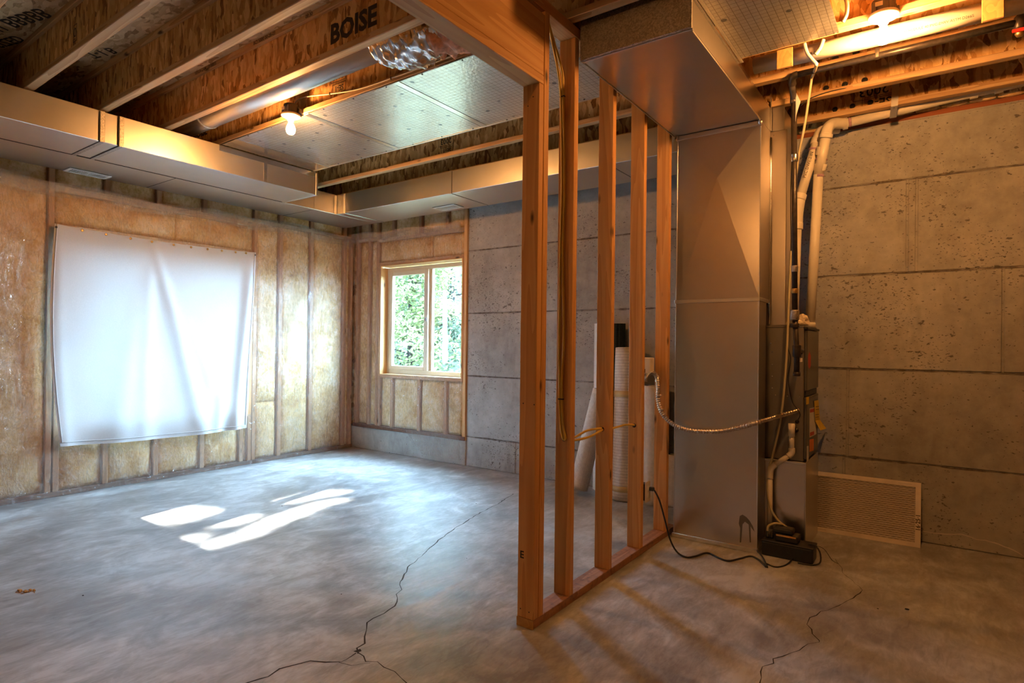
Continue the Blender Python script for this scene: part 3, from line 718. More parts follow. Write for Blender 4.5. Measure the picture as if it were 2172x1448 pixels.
box('joint_line', -5.0835, -5.079, -1.2, 3.3, ZB-.0015, ZB+.05, 'galv_dark', d2)
box('corner_seam', -5.079, -5.075, 3.90, 3.93, ZB, 2.785, 'tape', d2)
box('paper_label', -5.035, -5.015, 3.9335, 3.935, 2.67, 2.72, 'paper', d2)
# floor registers in the duct undersides
def register(label, x0, x1, y0, y1, along):
    r = thing('air_register', label, 'vent', ((x0+x1)/2, (y0+y1)/2, ZB-.006), 'registers in the duct underside')
    t = 0.022; za, zb = ZB-0.009, ZB-0.001
    for b in ((x0, x1, y0, y0+t), (x0, x1, y1-t, y1), (x0, x0+t, y0+t, y1-t), (x1-t, x1, y0+t, y1-t)): box('frame', *b, za, zb, 'white', r, 0.002)
    box('backing', x0+t, x1-t, y0+t, y1-t, zb-0.002, zb, 'galv_dark', r)
    if along == 'y': box('divider', x0+t, x1-t, (y0+y1)/2-.006, (y0+y1)/2+.006, za, zb-.002, 'white', r)
    else: box('divider', (x0+x1)/2-.006, (x0+x1)/2+.006, y0+t, y1-t, za, zb-.002, 'white', r)
    for h in range(2):
        for i in range(9):
            f = (i+0.5)/9
            if along == 'y':
                L0 = y0+t; L1 = (y0+y1)/2-.006
                if h: L0, L1 = (y0+y1)/2+.006, y1-t
                y = L0+(L1-L0)*f; box('louver', x0+t, x1-t, y-.0025, y+.0025, za+.002, zb-.002, 'white', r)
            else:
                L0 = x0+t; L1 = (x0+x1)/2-.006
                if h: L0, L1 = (x0+x1)/2+.006, x1-t
                x = L0+(L1-L0)*f; box('louver', x-.0025, x+.0025, y0+t, y1-t, za+.002, zb-.002, 'white', r)
register('white louvered register in the duct underside above the hung sheet', -5.60, -5.455, 1.715, 2.005, 'y')
register('white louvered register in the duct underside near the far window', -4.02, -3.735, 4.245, 4.39, 'x')

# foil panning under the joist bays
fp = thing('foil_ceiling_panel', 'silver printed foil panels closing the joist bays beside the left bulb', 'panel', (-3.2, 2.85, 2.79))
fx = [-4.56, -4.36, -3.47, -2.60, -1.55]
for a, b in zip(fx[:-1], fx[1:]):
    bm = bmesh.new(); bm_box(bm, a+.002, b-.002, 2.43, 3.272, 2.791, 2.797)
    bm_finish('panel', bm, 'foil' if b > -4.0 else 'tape', fp)
for x in fx[1:-1]:
    box('seam_tape', x-.022, x+.022, 2.425, 3.278, 2.7885, 2.7915, 'tape', fp, 0.001)
for x, w_ in ((-2.60, .003), (-3.47, .0018)): box('seam_line', x-w_/2-.024, x+w_/2-.024, 2.45, 3.26, 2.7878, 2.7884, 'galv_dark', fp)
for x in [-4.2+0.3*i for i in range(9)]:
    for y in (2.44, 3.262): lathe('staple', [(0.005, 0), (0.005, .002)], (x, y, 2.7905), (0, 0, -1), 'galv_dark', fp, 8)
box('edge_strip', -4.56, -1.55, 3.268, 3.282, 2.788, 2.797, 'galv', fp)
fp2 = thing('foil_ceiling_panel', 'printed foil panel with a diagonal scratch beside the right bulb', 'panel', (-.62, 2.9, 2.79))
box('panel', -.862, -.392, 2.05, 3.262, 2.791, 2.797, 'foil', fp2)
box('edge_tape', -.868, -.850, 2.3, 3.31, 2.7875, 2.791, 'tape', fp2, 0.001)
lathe('staple', [(0.006, 0), (0.006, .003)], onz(1772, 70, 2.7905), (0, 0, -1), 'galv', fp2, 8)

# return trunk and drop
rt = thing('return_duct', 'large galvanized return duct running below the joists to the furnace drop', 'duct', (-1.14, 3.2, 2.634))
duct_box('duct_body', rt, -1.410, -.872, 2.53, 4.055, 2.636, 2.792, 'galv_v', 0.004)
duct_box('end_cap', rt, -1.416, -.868, 2.518, 2.532, 2.632, 2.865, 'galv_rough', 0.003)
box('bottom_flange', -1.414, -.868, 2.536, 2.552, 2.630, 2.640, 'galv', rt, 0.002)
for x in (-1.412, -.876): box('corner_seam', x-.003, x+.003, 2.54, 3.80, 2.630, 2.638, 'galv', rt, 0.001)
box('tape_strip', -.8715, -.8700, 2.53, 3.55, 2.765, 2.792, 'tape', rt)
box('end_seam', -.8715, -.866, 4.035, 4.055, 2.64, 2.86, 'galv', rt, 0.002)
dr = thing('return_drop', 'tall galvanized sheet metal drop with cross-broken faces standing on the floor', 'duct', (-1.13, 3.9, 0))
def crossbroken(name, x0, x1, y, z0, z1, apex, depth, parent, mat, y1):
    """box whose near face is creased to a shallow X"""
    a = ony(*apex, y)
    vs = [(x0, y, z0), (x1, y, z0), (x1, y, z1), (x0, y, z1), (a.x, y-depth, a.z), (x0, y1, z0), (x1, y1, z0), (x1, y1, z1), (x0, y1, z1)]
    fs = [[0, 1, 4], [1, 2, 4], [2, 3, 4], [3, 0, 4], [1, 6, 7, 2], [0, 3, 8, 5], [5, 8, 7, 6], [3, 2, 7, 8], [0, 5, 6, 1]]
    return mobj(name, vs, fs, mat, parent)
crossbroken('upper_section', -1.390, -.872, 3.80, 1.545, 2.634, (1522, 378), 0.012, dr, 'galv_v', 4.05)
crossbroken('lower_section', -1.396, -.874, 3.80, 0.0, 1.545, (1515, 880), 0.010, dr, 'galv_v', 3.988)
box('seam_cleat', -1.402, -.868, 3.792, 3.802, 1.532, 1.556, 'galv', dr, 0.002); box('seam_cleat', -.874, -.868, 3.80, 4.03, 1.532, 1.556, 'galv', dr, 0.002)
box('top_cleat', -1.400, -.866, 3.790, 3.802, 2.605, 2.634, 'galv', dr, 0.002)
for x in (-1.394, -.874): lathe('corner_tab', [(0.014, 0), (0.014, .004)], (x, 3.789, 2.622), (0, -1, 0), 'galv', dr, 14)
box('floor_tape', -1.402, -.868, 3.785, 3.80, 0.0, 0.030, 'tape', dr, 0.003); box('floor_tape', -.874, -.866, 3.80, 3.98, 0, 0.03, 'tape', dr, 0.002)
for x in (-1.392, -.874): box('corner_edge', x-.003, x+.003, 3.7975, 3.803, .03, 2.60, 'galv', dr, 0.001)
tube('taped_seam', [(-.868, 4.052, 1.40), (-.868, 4.055, 2.0), (-.868, 4.052, 2.60)], 0.006, 'tape', dr, 6, 3)
# drip stain on the lower face
def drip(px):
    vs = [ony(x, y, 3.797) for x, y in px]; return mobj('drip_stain', vs, [list(range(len(vs)))], 'stain', dr)
_m, _nt, _b = newmat('water_stain'); LK(_nt, ramp(_nt, noise_(_nt, pos(_nt), 20), [(0.3, (0.16, 0.14, 0.12)), (0.7, (0.22, 0.2, 0.17))]), _b.inputs['Base Color']); _b.inputs['Roughness'].default_value = 0.45; _b.inputs['Metallic'].default_value = 0.8
M['stain'] = _m
drip([(1567, 1110), (1569, 1094), (1575, 1091), (1583, 1096), (1590, 1104), (1597, 1116), (1601, 1128), (1596, 1122), (1592, 1116), (1593, 1150), (1590, 1150), (1588, 1112), (1580, 1106), (1575, 1112), (1572, 1150), (1569, 1150), (1570, 1120)])
tp = onx(1232, 60, -1.42)

# supply plenum + supply trunk beside the furnace
sp = thing('supply_plenum', 'galvanized supply plenum rising from the furnace behind the drop', 'duct', (-1.05, 4.25, 1.39))
duct_box('plenum_body', sp, -1.33, -.775, 4.062, 4.335, 1.392, 2.64, 'galv_v')
duct_box('supply_box', sp, -1.33, -.797, 4.085, 4.44, 2.634, 2.792, 'galv', 0.003)
duct_box('cleat', sp, -.870, -.795, 4.078, 4.086, 2.645, 2.80, 'galv', 0.002)
for z, x in ((2.615, -.855), (2.615, -.80)): lathe('screw', [(0.004, 0), (0.004, .003)], (x, 4.0615, z), (0, -1, 0), 'galv', sp, 6)

# round duct with insulated flex end in the joist bay
rd = thing('round_duct', 'round metal duct lying in the joist bay behind the lettered joist', 'duct', (-3.5, 2.24, 2.93))
tube('pipe', [(-5.0, 2.245, 2.925), (-2.45, 2.245, 2.935)], 0.092, 'galv', rd, 28, 0)
lathe('crimp_ring', [(0.095, 0), (0.097, 0.01), (0.095, .02)], (-4.42, 2.245, 2.927), (1, 0, 0), 'galv_rough', rd, 28)
fl = thing('flex_duct', 'crinkled foil flexible duct sagging from the joist bay by the header', 'duct', (-2.2, 2.25, 2.83))
def crumple(name, P, R, mat, parent, amp, seg=48, n=14, sq=1.0, seed=0, freq=9):
    pts = catmull(P, n); vs, fs = tube_geo(pts, [R(i/(len(pts)-1)) for i in range(len(pts))], seg, True)
    out = []
    for i, v in enumerate(vs):
        c = pts[min(i//seg, len(pts)-1)]; d = v-c
        a = i % seg
        k = 1+amp*noise.noise(Vector((v.x*freq*2.2+seed, v.y*freq, v.z*freq)))+amp*0.6*noise.noise(Vector((v.x*freq*5, v.y*freq*2.0, v.z*freq*2.0+seed)))
        d = Vector((d.x, d.y, d.z*sq))*k; out.append(c+d)
    return mobj(name, out, fs, mat, parent, True)
crumple('foil_jacket', [(-2.52, 2.24, 2.93), (-2.42, 2.24, 2.905), (-2.28, 2.25, 2.875), (-2.12, 2.25, 2.895), (-2.02, 2.25, 2.92)], lambda t: 0.105+0.032*math.sin(math.pi*t), 'crinkle', fl, 0.20, 80, 20, 1.0, 3, 15)
crumple('insulation_end', [(-2.10, 2.26, 2.885), (-2.0, 2.28, 2.868), (-1.93, 2.29, 2.865)], lambda t: 0.132-0.02*t, 'pink', fl, 0.28, 40, 8, 1.0, 9, 12)

# ================================================================== LAMPS
def lamp(label, p, bm_='bulb'):
    L = thing('bulb_lampholder', label, 'lamp', (p[0], p[1], p[2]), 'bare bulbs in porcelain lampholders')
    c = Vector(p)      # centre of the porcelain disc underside
    jb = lathe('junction_box', [(0.045, 0.012), (0.048, 0.014), (0.048, 0.075), (0.044, 0.078)], c, (0, 0, 1), 'darkplastic', L, 24)
    for a in (0.6, 2.4, 4.0, 5.4):
        box('box_ear', c.x+0.05*math.cos(a)-.008, c.x+.05*math.cos(a)+.008, c.y+.05*math.sin(a)-.008, c.y+.05*math.sin(a)+.008, c.z+.014, c.z+.06, 'darkplastic', L, .002)
    box('paper_label', c.x-.03, c.x+.0, c.y-.0495, c.y-.0455, c.z+.035, c.z+.055, 'paper', jb)
    box('bracket', c.x+.01, c.x+.06, c.y+.02, c.y+.06, c.z+.02, c.z+.05, 'darkplastic', L, .003)
    h = lathe('lampholder', [(0.020, -0.030), (0.022, -.012), (0.050, -0.006), (0.062, 0.0), (0.064, 0.008), (0.060, 0.014)], c, (0, 0, 1), 'porcelain', L, 28)
    lathe('bulb', [(0.0125, -0.028), (0.0135, -0.040), (0.018, -0.052), (0.0255, -0.068), (0.0298, -0.084), (0.0300, -0.094), (0.0265, -0.108), (0.0175, -0.119), (0.006, -0.1235)], c, (0, 0, 1), bm_, L, 24)
    return L
b1 = ony(617, 247, 2.372); b2 = ony(1874, 37, 3.185)
lamp('glowing bare bulb in a porcelain lampholder beside the left foil panels', b1)
lamp('glowing bare bulb in a porcelain lampholder in front of the white drain pipe', b2)
lamp('glowing bare bulb in a porcelain lampholder between the joists behind the camera', Vector((-1.12, -1.1, 2.86)), 'bulb_dim')
cb = thing('lamp_cable', 'white cable stapled along the joist web to the left bulb', 'cable', tuple(ony(640, 215, 2.40)))
cp = [ony(622, 224, 2.40)]+[ony(x, y, 2.424) for x, y in ((632, 212), (650, 205), (700, 199), (760, 189), (830, 166), (905, 139), (960, 118), (1010, 95))]
tube('cable', cp, 0.0045, 'whitecable', cb, 8, 5)
for i in (3, 5): box('staple', cp[i].x-.003, cp[i].x+.003, cp[i].y-.006, cp[i].y+.004, cp[i].z-.008, cp[i].z+.008, 'galv_dark', cb)

# ================================================================== PARTITION
pt = thing('stud_partition', 'open stud partition of orange-brown fir boards with a doorway header', 'wall frame', (-1.47, 2.9, 0))
PX0, PX1 = -1.513, -1.4265
box('bottom_plate', PX0, PX1, 2.176, 2.945, 0, 0.039, 'plate_y', pt, .002); box('bottom_plate', PX0, PX1, 2.948, 3.93, 0, 0.039, 'plate_y', pt, .002)
box('plate_end', PX0-.0008, PX1+.0008, 2.1735, 2.177, 0, 0.0393, 'block', pt, .0005)
box('jack_stud', PX0, PX1, 2.178, 2.2155, .039, 2.408, 'stud_z', pt, .002)
box('king_stud', PX0+.002, PX1+.001, 2.2175, 2.257, .039, 2.742, 'stud_z', pt, .002)
for a, b in ((2.490, 2.529), (2.912, 2.951), (3.335, 3.374), (3.747, 3.786)): box('stud', PX0, PX1, a, b, .039, 2.742, 'stud_z', pt, .002)
box('header', PX0, PX0+.040, -1.6, 2.2155, 2.448, 2.722, 'stud_y', pt, .002); box('header', PX1-.040, PX1, -1.6, 2.214, 2.448, 2.722, 'stud_y', pt, .002)
box('header_bottom', PX0, PX1+.001, -1.6, 2.2155, 2.408, 2.447, 'stud_y', pt, .002)
box('top_plate', PX0, PX1, -1.6, 3.93, 2.744, 2.796, 'stud_y', pt, .002)
text('stamp', 'E', 0.045, (PX0+.022, 2.1778, ony(1106, 1176, 2.178).z), (1, 0, 0), (0, 0, 1), 'ink', pt, 0.001)
for px, py in ((1131, 205), (1120, 225), (1110, 855), (1133, 858), (1104, 1290), (1122, 1298)): lathe('nail', [(.003, 0), (.003, .001)], ony(px, py, 2.178), (0, -1, 0), 'ink', pt, 8)
# drilled holes with splinters
for x, y, Y in ((1196, 930, 2.49), (1277, 910, 2.912), (1345, 902, 3.335)):
    lathe('drilled_hole', [(.013, 0), (.013, .001)], ony(x, y, Y), (0, -1, 0), 'ink', pt, 12)

# ================================================================== FURNACE GROUP
fu = thing('furnace', 'grey enamel furnace cabinet with warning labels on its doors', 'furnace', (-.95, 4.25, .55))
FX1, FY0, FY1 = -.660, 4.022, 4.47
cab = box('cabinet', -1.33, FX1, FY0, FY1, .548, 1.384, 'furnace', fu, .004)
box('top_flange', -1.33, FX1+.004, FY0-.003, FY1, 1.378, 1.390, 'furnace', fu, .002)
ud = box('upper_door', FX1, FX1+.018, FY0+.012, FY1-.008, .985, 1.362, 'furnace_door', fu, .004)
ld = box('lower_door', FX1, FX1+.018, FY0+.012, FY1-.008, .560, .945, 'furnace_door', fu, .004)
box('grille', FX1, FX1+.010, FY0+.02, FY1-.02, .948, .982, 'black', fu, .002)
box('hood', FX1-.002, FX1+.022, FY0+.0, FY1, 1.364, 1.378, 'black', fu, .003)
def on_door(name, px, mat, z=FX1+.0186): vs = [onx(x, y, z) for x, y in px]; return mobj(name, vs, [list(range(len(vs)))], mat, ud if px[0][1] < 800 else ld)
on_door('emblem', [(1717, 745), (1720, 755), (1720, 775), (1717, 783), (1714, 776), (1714, 754)], 'redlabel')
on_door('emblem_plate', [(1721, 713), (1726, 713), (1726, 722), (1721, 722)], 'furnace')
on_door('label_small', [(1710, 842), (1716, 841), (1716, 856), (1710, 858)], 'yellow')
on_door('label_white', [(1717, 866), (1732, 862), (1732, 920), (1717, 928)], 'paper')
on_door('label_warning', [(1718, 868), (1727, 866), (1727, 873), (1718, 875)], 'redlabel', FX1+.0190)
on_door('label_warning', [(1718, 917), (1727, 914), (1727, 921), (1718, 925)], 'redlabel', FX1+.0190)
on_door('label_orange', [(1717, 932), (1726, 930), (1726, 955), (1717, 958)], 'orange')
on_door('label_strip', [(1711, 946), (1715, 945), (1715, 981), (1711, 983)], 'paper')
tg = [onx(x, y, FX1+.021) for x, y in ((1727, 850), (1736, 848), (1739, 890), (1746, 908), (1733, 912), (1729, 892))]
for i in (3, 4): tg[i] = tg[i]+Vector((.02, 0, 0))
mobj('hang_tag', tg, [[0, 1, 2, 5], [5, 2, 3, 4]], 'yellow', ld)
for i, y in enumerate((862, 868, 879, 884, 895)): on_door('print_line', [(1730, y), (1737, y-1), (1737, y), (1730, y+1)], 'ink', FX1+.0225)
for x, y in ((1635, 728), (1638, 746), (1638, 773), (1638, 798), (1638, 823), (1645, 838), (1670, 840), (1696, 842)): lathe('screw', [(.0045, 0), (.003, .003)], ony(x, y, FY0), (0, -1, 0), 'galv', fu, 8)
lathe('rubber_grommet', [(.02, 0), (.02, .012), (.012, .014)], ony(1696, 746, FY0), (0, -1, 0), 'black', fu, 16)
lathe('rubber_grommet', [(.012, 0), (.012, .006)], ony(1691, 894, FY0), (0, -1, 0), 'black', fu, 12); lathe('rubber_grommet', [(.014, 0), (.014, .008)], ony(1689, 912, FY0), (0, -1, 0), 'black', fu, 12)
quad('rating_label', [ony(1690, 760, FY0-.001), ony(1702, 759, FY0-.001), ony(1702, 767, FY0-.001), ony(1690, 768, FY0-.001)], -.0006, 'paper', fu)
fb = thing('plenum_box', 'galvanized return box under the furnace standing on the floor', 'duct', (-.9, 4.2, 0))
duct_box('box_body', fb, -1.33, -.640, 3.995, 4.475, 0, .548, 'galv_v'); box('top_seam', -1.33, -.638, 3.990, 3.997, .532, .548, 'galv', fb, .002)
box('corner_seam', -.645, -.636, 3.990, 3.998, 0, .548, 'galv', fb, .002)

# gas line
gp = thing('gas_pipe', 'black iron gas pipe along the joist dropping to the furnace, with drip leg', 'pipe', (-.67, 3.7, 1.1))
GY = 3.63
ga, gb_ = ony(1692, 158, GY), ony(2200, 38, GY)
tube('pipe_run', [ga, gb_], .0165, 'greypipe', gp, 14, 0)
vt = ony(1684, 212, 3.74); vb = ony(1686, 668, 3.74)
tube('elbow', [ga, ga+Vector((-.022, 0, -.004)), ga+Vector((-.034, .02, -.016)), ga+Vector((-.036, .05, -.03))], .021, 'blackpipe', gp, 14, 5)
tube('elbow', [ga+Vector((-.036, .045, -.028)), ga.lerp(vt, .6)+Vector((-.015, 0, 0)), vt], .017, 'greypipe', gp, 14, 5)
lathe('elbow_collar', [(.019, -.02), (.021, -.012), (.021, .012), (.019, .02)], vt, (0, 0, 1), 'greypipe', gp, 14)
tube('pipe_drop', [vt, vb], .0155, 'blackpipe', gp, 14, 0)
for y, h, r, m_ in ((335, .022, .0205, 'tape'), (570, .018, .0190, 'galv'), (617, .014, .0195, 'brass'), (668, .03, .025, 'galv_rough'), (690, .012, .026, 'blackpipe')):
    lathe('coupling', [(r*.92, -h), (r, -h*.8), (r, h*.8), (r*.92, h)], ony(1685.5, y, 3.74), (0, 0, 1), m_, gp, 14)
v2 = ony(1690, 744, 3.74)
tube('pipe_leg', [vb, v2, ony(1690, 795, 3.74)], .0155, 'blackpipe', gp, 14, 0)
lathe('tee', [(.021, -.035), (.0235, -.03), (.0235, .03), (.021, .035)], v2, (0, 0, 1), 'blackpipe', gp, 14)
lathe('leg_cap', [(.017, -.012), (.020, -.010), (.020, .012)], ony(1690, 793, 3.74), (0, 0, 1), 'blackpipe', gp, 14)
tube('branch', [v2, (v2.x+.01, 3.85, v2.z), (ony(1696, 746, 4.02).x, 4.03, v2.z)], .0125, 'blackpipe', gp, 12, 4)
quad('paper_tag', [ony(1688, 195, 3.72), ony(1698, 215, 3.71), ony(1690, 240, 3.715), ony(1687, 258, 3.72)], .0006, 'paper', gp)
te = ony(2163, 48, GY)
lathe('tee', [(.018, -.03), (.022, -.025), (.022, .025), (.018, .03)], te, (0, 0, 1), 'blackpipe', gp, 14)
tube('riser', [te, te+Vector((.005, 0, .12))], .0135, 'blackpipe', gp, 12, 0)
gv = lathe('ball_valve', [(.013, 0), (.018, -.01), (.018, -.03), (.012, -.04)], te+Vector((0, 0, -.025)), (0, 0, 1), 'brass', gp, 14)
box('valve_handle', te.x-.03, te.x+.035, te.y-.03, te.y-.022, te.z-.052, te.z-.036, 'redpaint', gp, .003)
qs = ony(1861, 116, GY)
box('pipe_strap', qs.x-.009, qs.x+.009, GY-.018, GY+.018, qs.z-.019, qs.z+.03, 'galv', gp, .002)

# PVC vents
def pvc_joint(parent, p, d, r, h, mat='pvc'): lathe('coupling', [(r, -h), (r*1.04, -h*.9), (r*1.04, h*.9), (r, h)], p, d, mat, parent, 20)
v1 = thing('vent_pipe', 'white plastic vent pipe with elbow running along the wall top', 'pipe', (-.69, 4.40, 1.39))
Rv = .0305
A = [ony(1718, 692, 4.41), ony(1736, 370, 4.41), ony(1741, 330, 4.40), ony(1752, 288, 4.36)]
tube('upright', [A[0], A[1]], Rv, 'pvc', v1, 20, 0)
tube('upper_length', [A[1], A[3]], Rv, 'pvc', v1, 20, 0)
dv = (A[3]-A[1]).normalized()
pvc_joint(v1, ony(1740, 355, 4.41), dv, Rv*1.18, .022); pvc_joint(v1, ony(1744, 320, 4.39), dv, Rv*1.18, .026)
lathe('primer_ring', [(Rv*1.02, -.008), (Rv*1.02, .008)], ony(1737, 374, 4.41), (0, 0, 1), 'primer', v1, 20); lathe('primer_ring', [(Rv*1.19, -.006), (Rv*1.19, .006)], ony(1742, 338, 4.40), dv, 'primer', v1, 20)
h0 = ony(1792, 262, 4.54); h1 = ony(2000, 211, 4.60); h2 = Vector((1.2, 4.63, h1.z+.07))
tube('elbow', [A[3], ony(1756, 272, 4.38), ony(1768, 262, 4.44), h0], Rv*1.15, 'pvc', v1, 20, 6)
pvc_joint(v1, A[3], dv, Rv*1.28, .012); pvc_joint(v1, h0, h1-h0, Rv*1.28, .016)
lathe('primer_ring', [(Rv*1.03, -.008), (Rv*1.03, .008)], h0+(h1-h0).normalized()*.03, h1-h0, 'primer', v1, 20)
tube('horizontal_run', [h0, h1, h2], Rv, 'pvc', v1, 20, 0)
for x in (2065, 2118): pvc_joint(v1, h1.lerp(h2, (ony(x, 200, 4.61).x-h1.x)/(h2.x-h1.x)), h2-h1, Rv*1.2, .02)
lathe('base_collar', [(Rv*1.15, 0), (Rv*1.15, .03), (Rv*1.02, .034)], (A[0].x, A[0].y, 1.388), (0, 0, 1), 'pvc', v1, 20)
v1b = thing('vent_pipe', 'white plastic vent pipe leaning left behind the gas pipe', 'pipe', (-.75, 4.40, 1.39))
B = [ony(1683, 690, 4.38), ony(1690, 480, 4.38), ony(1697, 418, 4.38), ony(1733, 300, 4.45), ony(1738, 285, 4.47)]
tube('upright', [B[0], B[1]], Rv, 'pvc', v1b, 20, 0); tube('elbow', [B[1], ony(1692, 450, 4.38), B[2]], Rv*1.17, 'pvc', v1b, 20, 5)
tube('leaning_length', [B[2], B[3]], Rv, 'pvc', v1b, 20, 0)
pvc_joint(v1b, B[1], (0, 0, 1), Rv*1.22, .022); pvc_joint(v1b, B[2], B[3]-B[2], Rv*1.22, .02); pvc_joint(v1b, B[3], B[3]-B[2], Rv*1.22, .022)
lathe('primer_ring', [(Rv*1.03, -.008), (Rv*1.03, .008)], ony(1688, 492, 4.38), (0, 0, 1), 'primer', v1b, 20); lathe('primer_ring', [(Rv*1.24, -.006), (Rv*1.24, .006)], B[3].lerp(B[2], .16), B[3]-B[2], 'primer', v1b, 20)
tube('elbow', [B[3], B[4]+Vector((0.005, .02, .02)), B[4]+Vector((.03, .09, .05)), B[4]+Vector((.1, .13, .06))], Rv*1.15, 'pvc', v1b, 20, 5)
text('print', 'PVC DWV 2 IN', .028, ony(1716, 352, 4.40)+Vector((.0, -Rv-.0015, 0)), (B[3]-B[2]), (-1, 0, .3), 'ink', v1b)
st = thing('pipe_strap', 'galvanized metal strap holding the vent pipe under the joists', 'strap', tuple(ony(1896, 250, 4.5)))
s0, s1, s2 = ony(1900, 178, 4.46), ony(1897, 225, 4.46), ony(1894, 250, 4.50)
for a, b in ((s0, s1), (s1, s2)):
    quad('strap_band', [a+Vector((-.019, 0, 0)), a+Vector((.019, 0, 0)), b+Vector((.019, 0, 0)), b+Vector((-.019, 0, 0))], .0015, 'galv', st)
lathe('screw', [(.006, 0), (.004, .004)], ony(1896, 229, 4.458), (0, -1, 0), 'galv', st, 8)
# big white drain in the joist bay with wood hangers
dp = thing('drain_pipe', 'thick white plastic drain pipe behind the right bulb', 'pipe', (0, 3.42, 2.86))
da, db = ony(1600, 140, 3.44), ony(2250, -12, 3.44)
tube('pipe', [da, db], .043, 'pvc', dp, 24, 0)
dirp = (db-da).normalized()
for px, s in ((1990, 'SCHEDULE 40 PVC-DWV ASTM D2665'), (1730, 'NSF-DWV')):
    c = ony(px, 0, 3.44); t = (c.x-da.x)/(db.x-da.x); c = da.lerp(db, t)
    text('print', s, .016, c+Vector((0, -.0395, -.022)), dirp, (0, -.45, .9), 'ink', dp)
def hanger(label, px, py0, py1, wpx):
    o = thing('pipe_hanger', label, 'wood block', tuple(ony(px, py1, 3.385)), 'wood blocks on the drain pipe')
    a = ony(px-wpx/2, py1, 3.385); b = ony(px+wpx/2, py0, 3.385)
    box('block', a.x, b.x, 3.375, 3.393, a.z, b.z, 'block', o, .002)
    return o
hanger('wood block under the drain pipe beside the return duct', 1665, 100, 148, 34); hanger('tall wood block over the drain pipe at the upper right', 2106, -20, 48, 48)
# pex / clear tubing
pxs = [('water_tube', 'white bent tube looping beside the foil panel edge', [(1792, -8), (1797, 12), (1795, 32), (1788, 46)], 3.21, .009), ('water_tube', 'pair of pale tubes bending under the drain pipe', [(1706, 92), (1712, 112), (1722, 125), (1732, 136)], 3.36, .009)]
for nm, lb, pp, Y, r in pxs:
    o = thing(nm, lb, 'tube', tuple(ony(*pp[-1], Y)))
    tube('tube', [ony(x, y, Y) for x, y in pp], r, 'pvc', o, 10, 6)
    if Y > 3.3: tube('tube', [ony(x, y, Y+.02) for x, y in ((1747, 84), (1740, 102), (1730, 116))], r, 'pvc', o, 10, 6)
    if Y > 3.3: tube('tail', [ony(1732, 136, 3.36), ony(1728, 150, 3.6), ony(1722, 165, 3.75)], .008, 'pvc', o, 10, 6)
dt = thing('condensate_tube', 'clear vinyl tube hanging from the joists to the condensate pump', 'tube', (-.73, 3.96, .12))
tp_ = [ony(1722, 163, 3.74), ony(1716, 205, 3.78), ony(1706, 270, 3.85), ony(1690, 355, 3.97), ony(1680, 500, 3.99), ony(1673, 640, 3.985), ony(1668, 760, 3.98), ony(1657, 880, 3.975), ony(1640, 960, 3.96), ony(1631, 1000, 3.94), ony(1628, 1040, 3.93), ony(1636, 1080, 3.92), ony(1652, 1105, 3.91), ony(1669, 1118, 3.90)]
tube('tube', tp_, .0070, 'tube', dt, 10, 6)
cw = thing('thermostat_wire', 'thin brown wire looping down the furnace side', 'wire', tuple(ony(1691, 893, 4.0)))
tube('wire', [ony(1681, 300, 3.80), ony(1677, 420, 3.9), ony(1678, 560, 4.0), ony(1671, 690, 4.0), ony(1671, 735, 4.005), ony(1677, 760, 4.0), ony(1672, 800, 4.005), ony(1675, 830, 4.0), ony(1682, 855, 4.005), ony(1692, 868, 4.0), ony(1697, 880, 4.0), ony(1691, 893, 4.01)], .0028, 'cordblack', cw, 6, 5)
jw = thing('joist_wire', 'dark thin wire lying along the joist above the vent pipes', 'wire', tuple(ony(1740, 200, 4.05)))
tube('wire', [ony(1698, 224, 4.05), ony(1720, 208, 4.05), ony(1760, 194, 4.05), ony(1800, 186, 4.06)], .003, 'cordblack', jw, 6, 5)
rag = thing('plastic_bag', 'crumpled beige plastic left on top of the furnace', 'bag', (-.72, 4.2, 1.392))
def crumpled_blob(name, c, s, mat, parent, seed, amp=.5):
    bm = bmesh.new(); bmesh.ops.create_icosphere(bm, subdivisions=3, radius=1)
    for v in bm.verts:
        k = 1+amp*noise.noise(v.co*1.7+Vector((seed, 0, 0)))+amp*.5*noise.noise(v.co*4+Vector((0, seed, 0)))
        v.co = Vector((v.co.x*s[0]*k+c[0], v.co.y*s[1]*k+c[1], max(v.co.z*s[2]*k+c[2], 1.392)))
    return bm_finish(name, bm, mat, parent, False)
rb = ony(1705, 680, 4.12); crumpled_blob('folds', (rb.x, rb.y, 1.42), (.055, .05, .045), 'packbag', rag, 3.0) if False else None
M['packbag'] = plain('beige_film', (0.66, 0.56, 0.42), 0.35)
crumpled_blob('folds', (rb.x-.02, rb.y, 1.42), (.05, .04, .04), 'packbag', rag, 3.0); crumpled_blob('folds', (ony(1658, 688, 4.1).x, 4.1, 1.405), (.035, .03, .022), 'packbag', rag, 8.0)
# condensate drain
cdn = thing('condensate_drain', 'white plastic condensate drain with angled elbow on the furnace side', 'pipe', (-.82, 3.95, .1))
q = [ony(1679, 898, 3.96), ony(1679, 925, 3.96), ony(1679, 950, 3.96), ony(1672, 967, 3.955), ony(1645, 984, 3.95), ony(1635, 994, 3.945), ony(1633, 1015, 3.94), ony(1633, 1120, 3.93)]
tube('riser', [q[0], q[1]], .0195, 'pvc', cdn, 14, 0); tube('pipe', [q[1], q[2]], .015, 'pvc', cdn, 14, 0)
tube('elbow', [q[2], ony(1679, 960, 3.96), q[3]], .0190, 'pvc', cdn, 14, 5); tube('slope', [q[3], q[4]], .0158, 'pvc', cdn, 14, 0); tube('elbow', [q[4], q[5], q[6]], .0190, 'pvc', cdn, 14, 5)
tube('downpipe', [q[6], q[7]], .0158, 'pvc', cdn, 14, 0)
lathe('inlet', [(.012, 0), (.012, .07)], ony(1679, 905, 3.96), (0, 1, 0), 'pvc', cdn, 12)
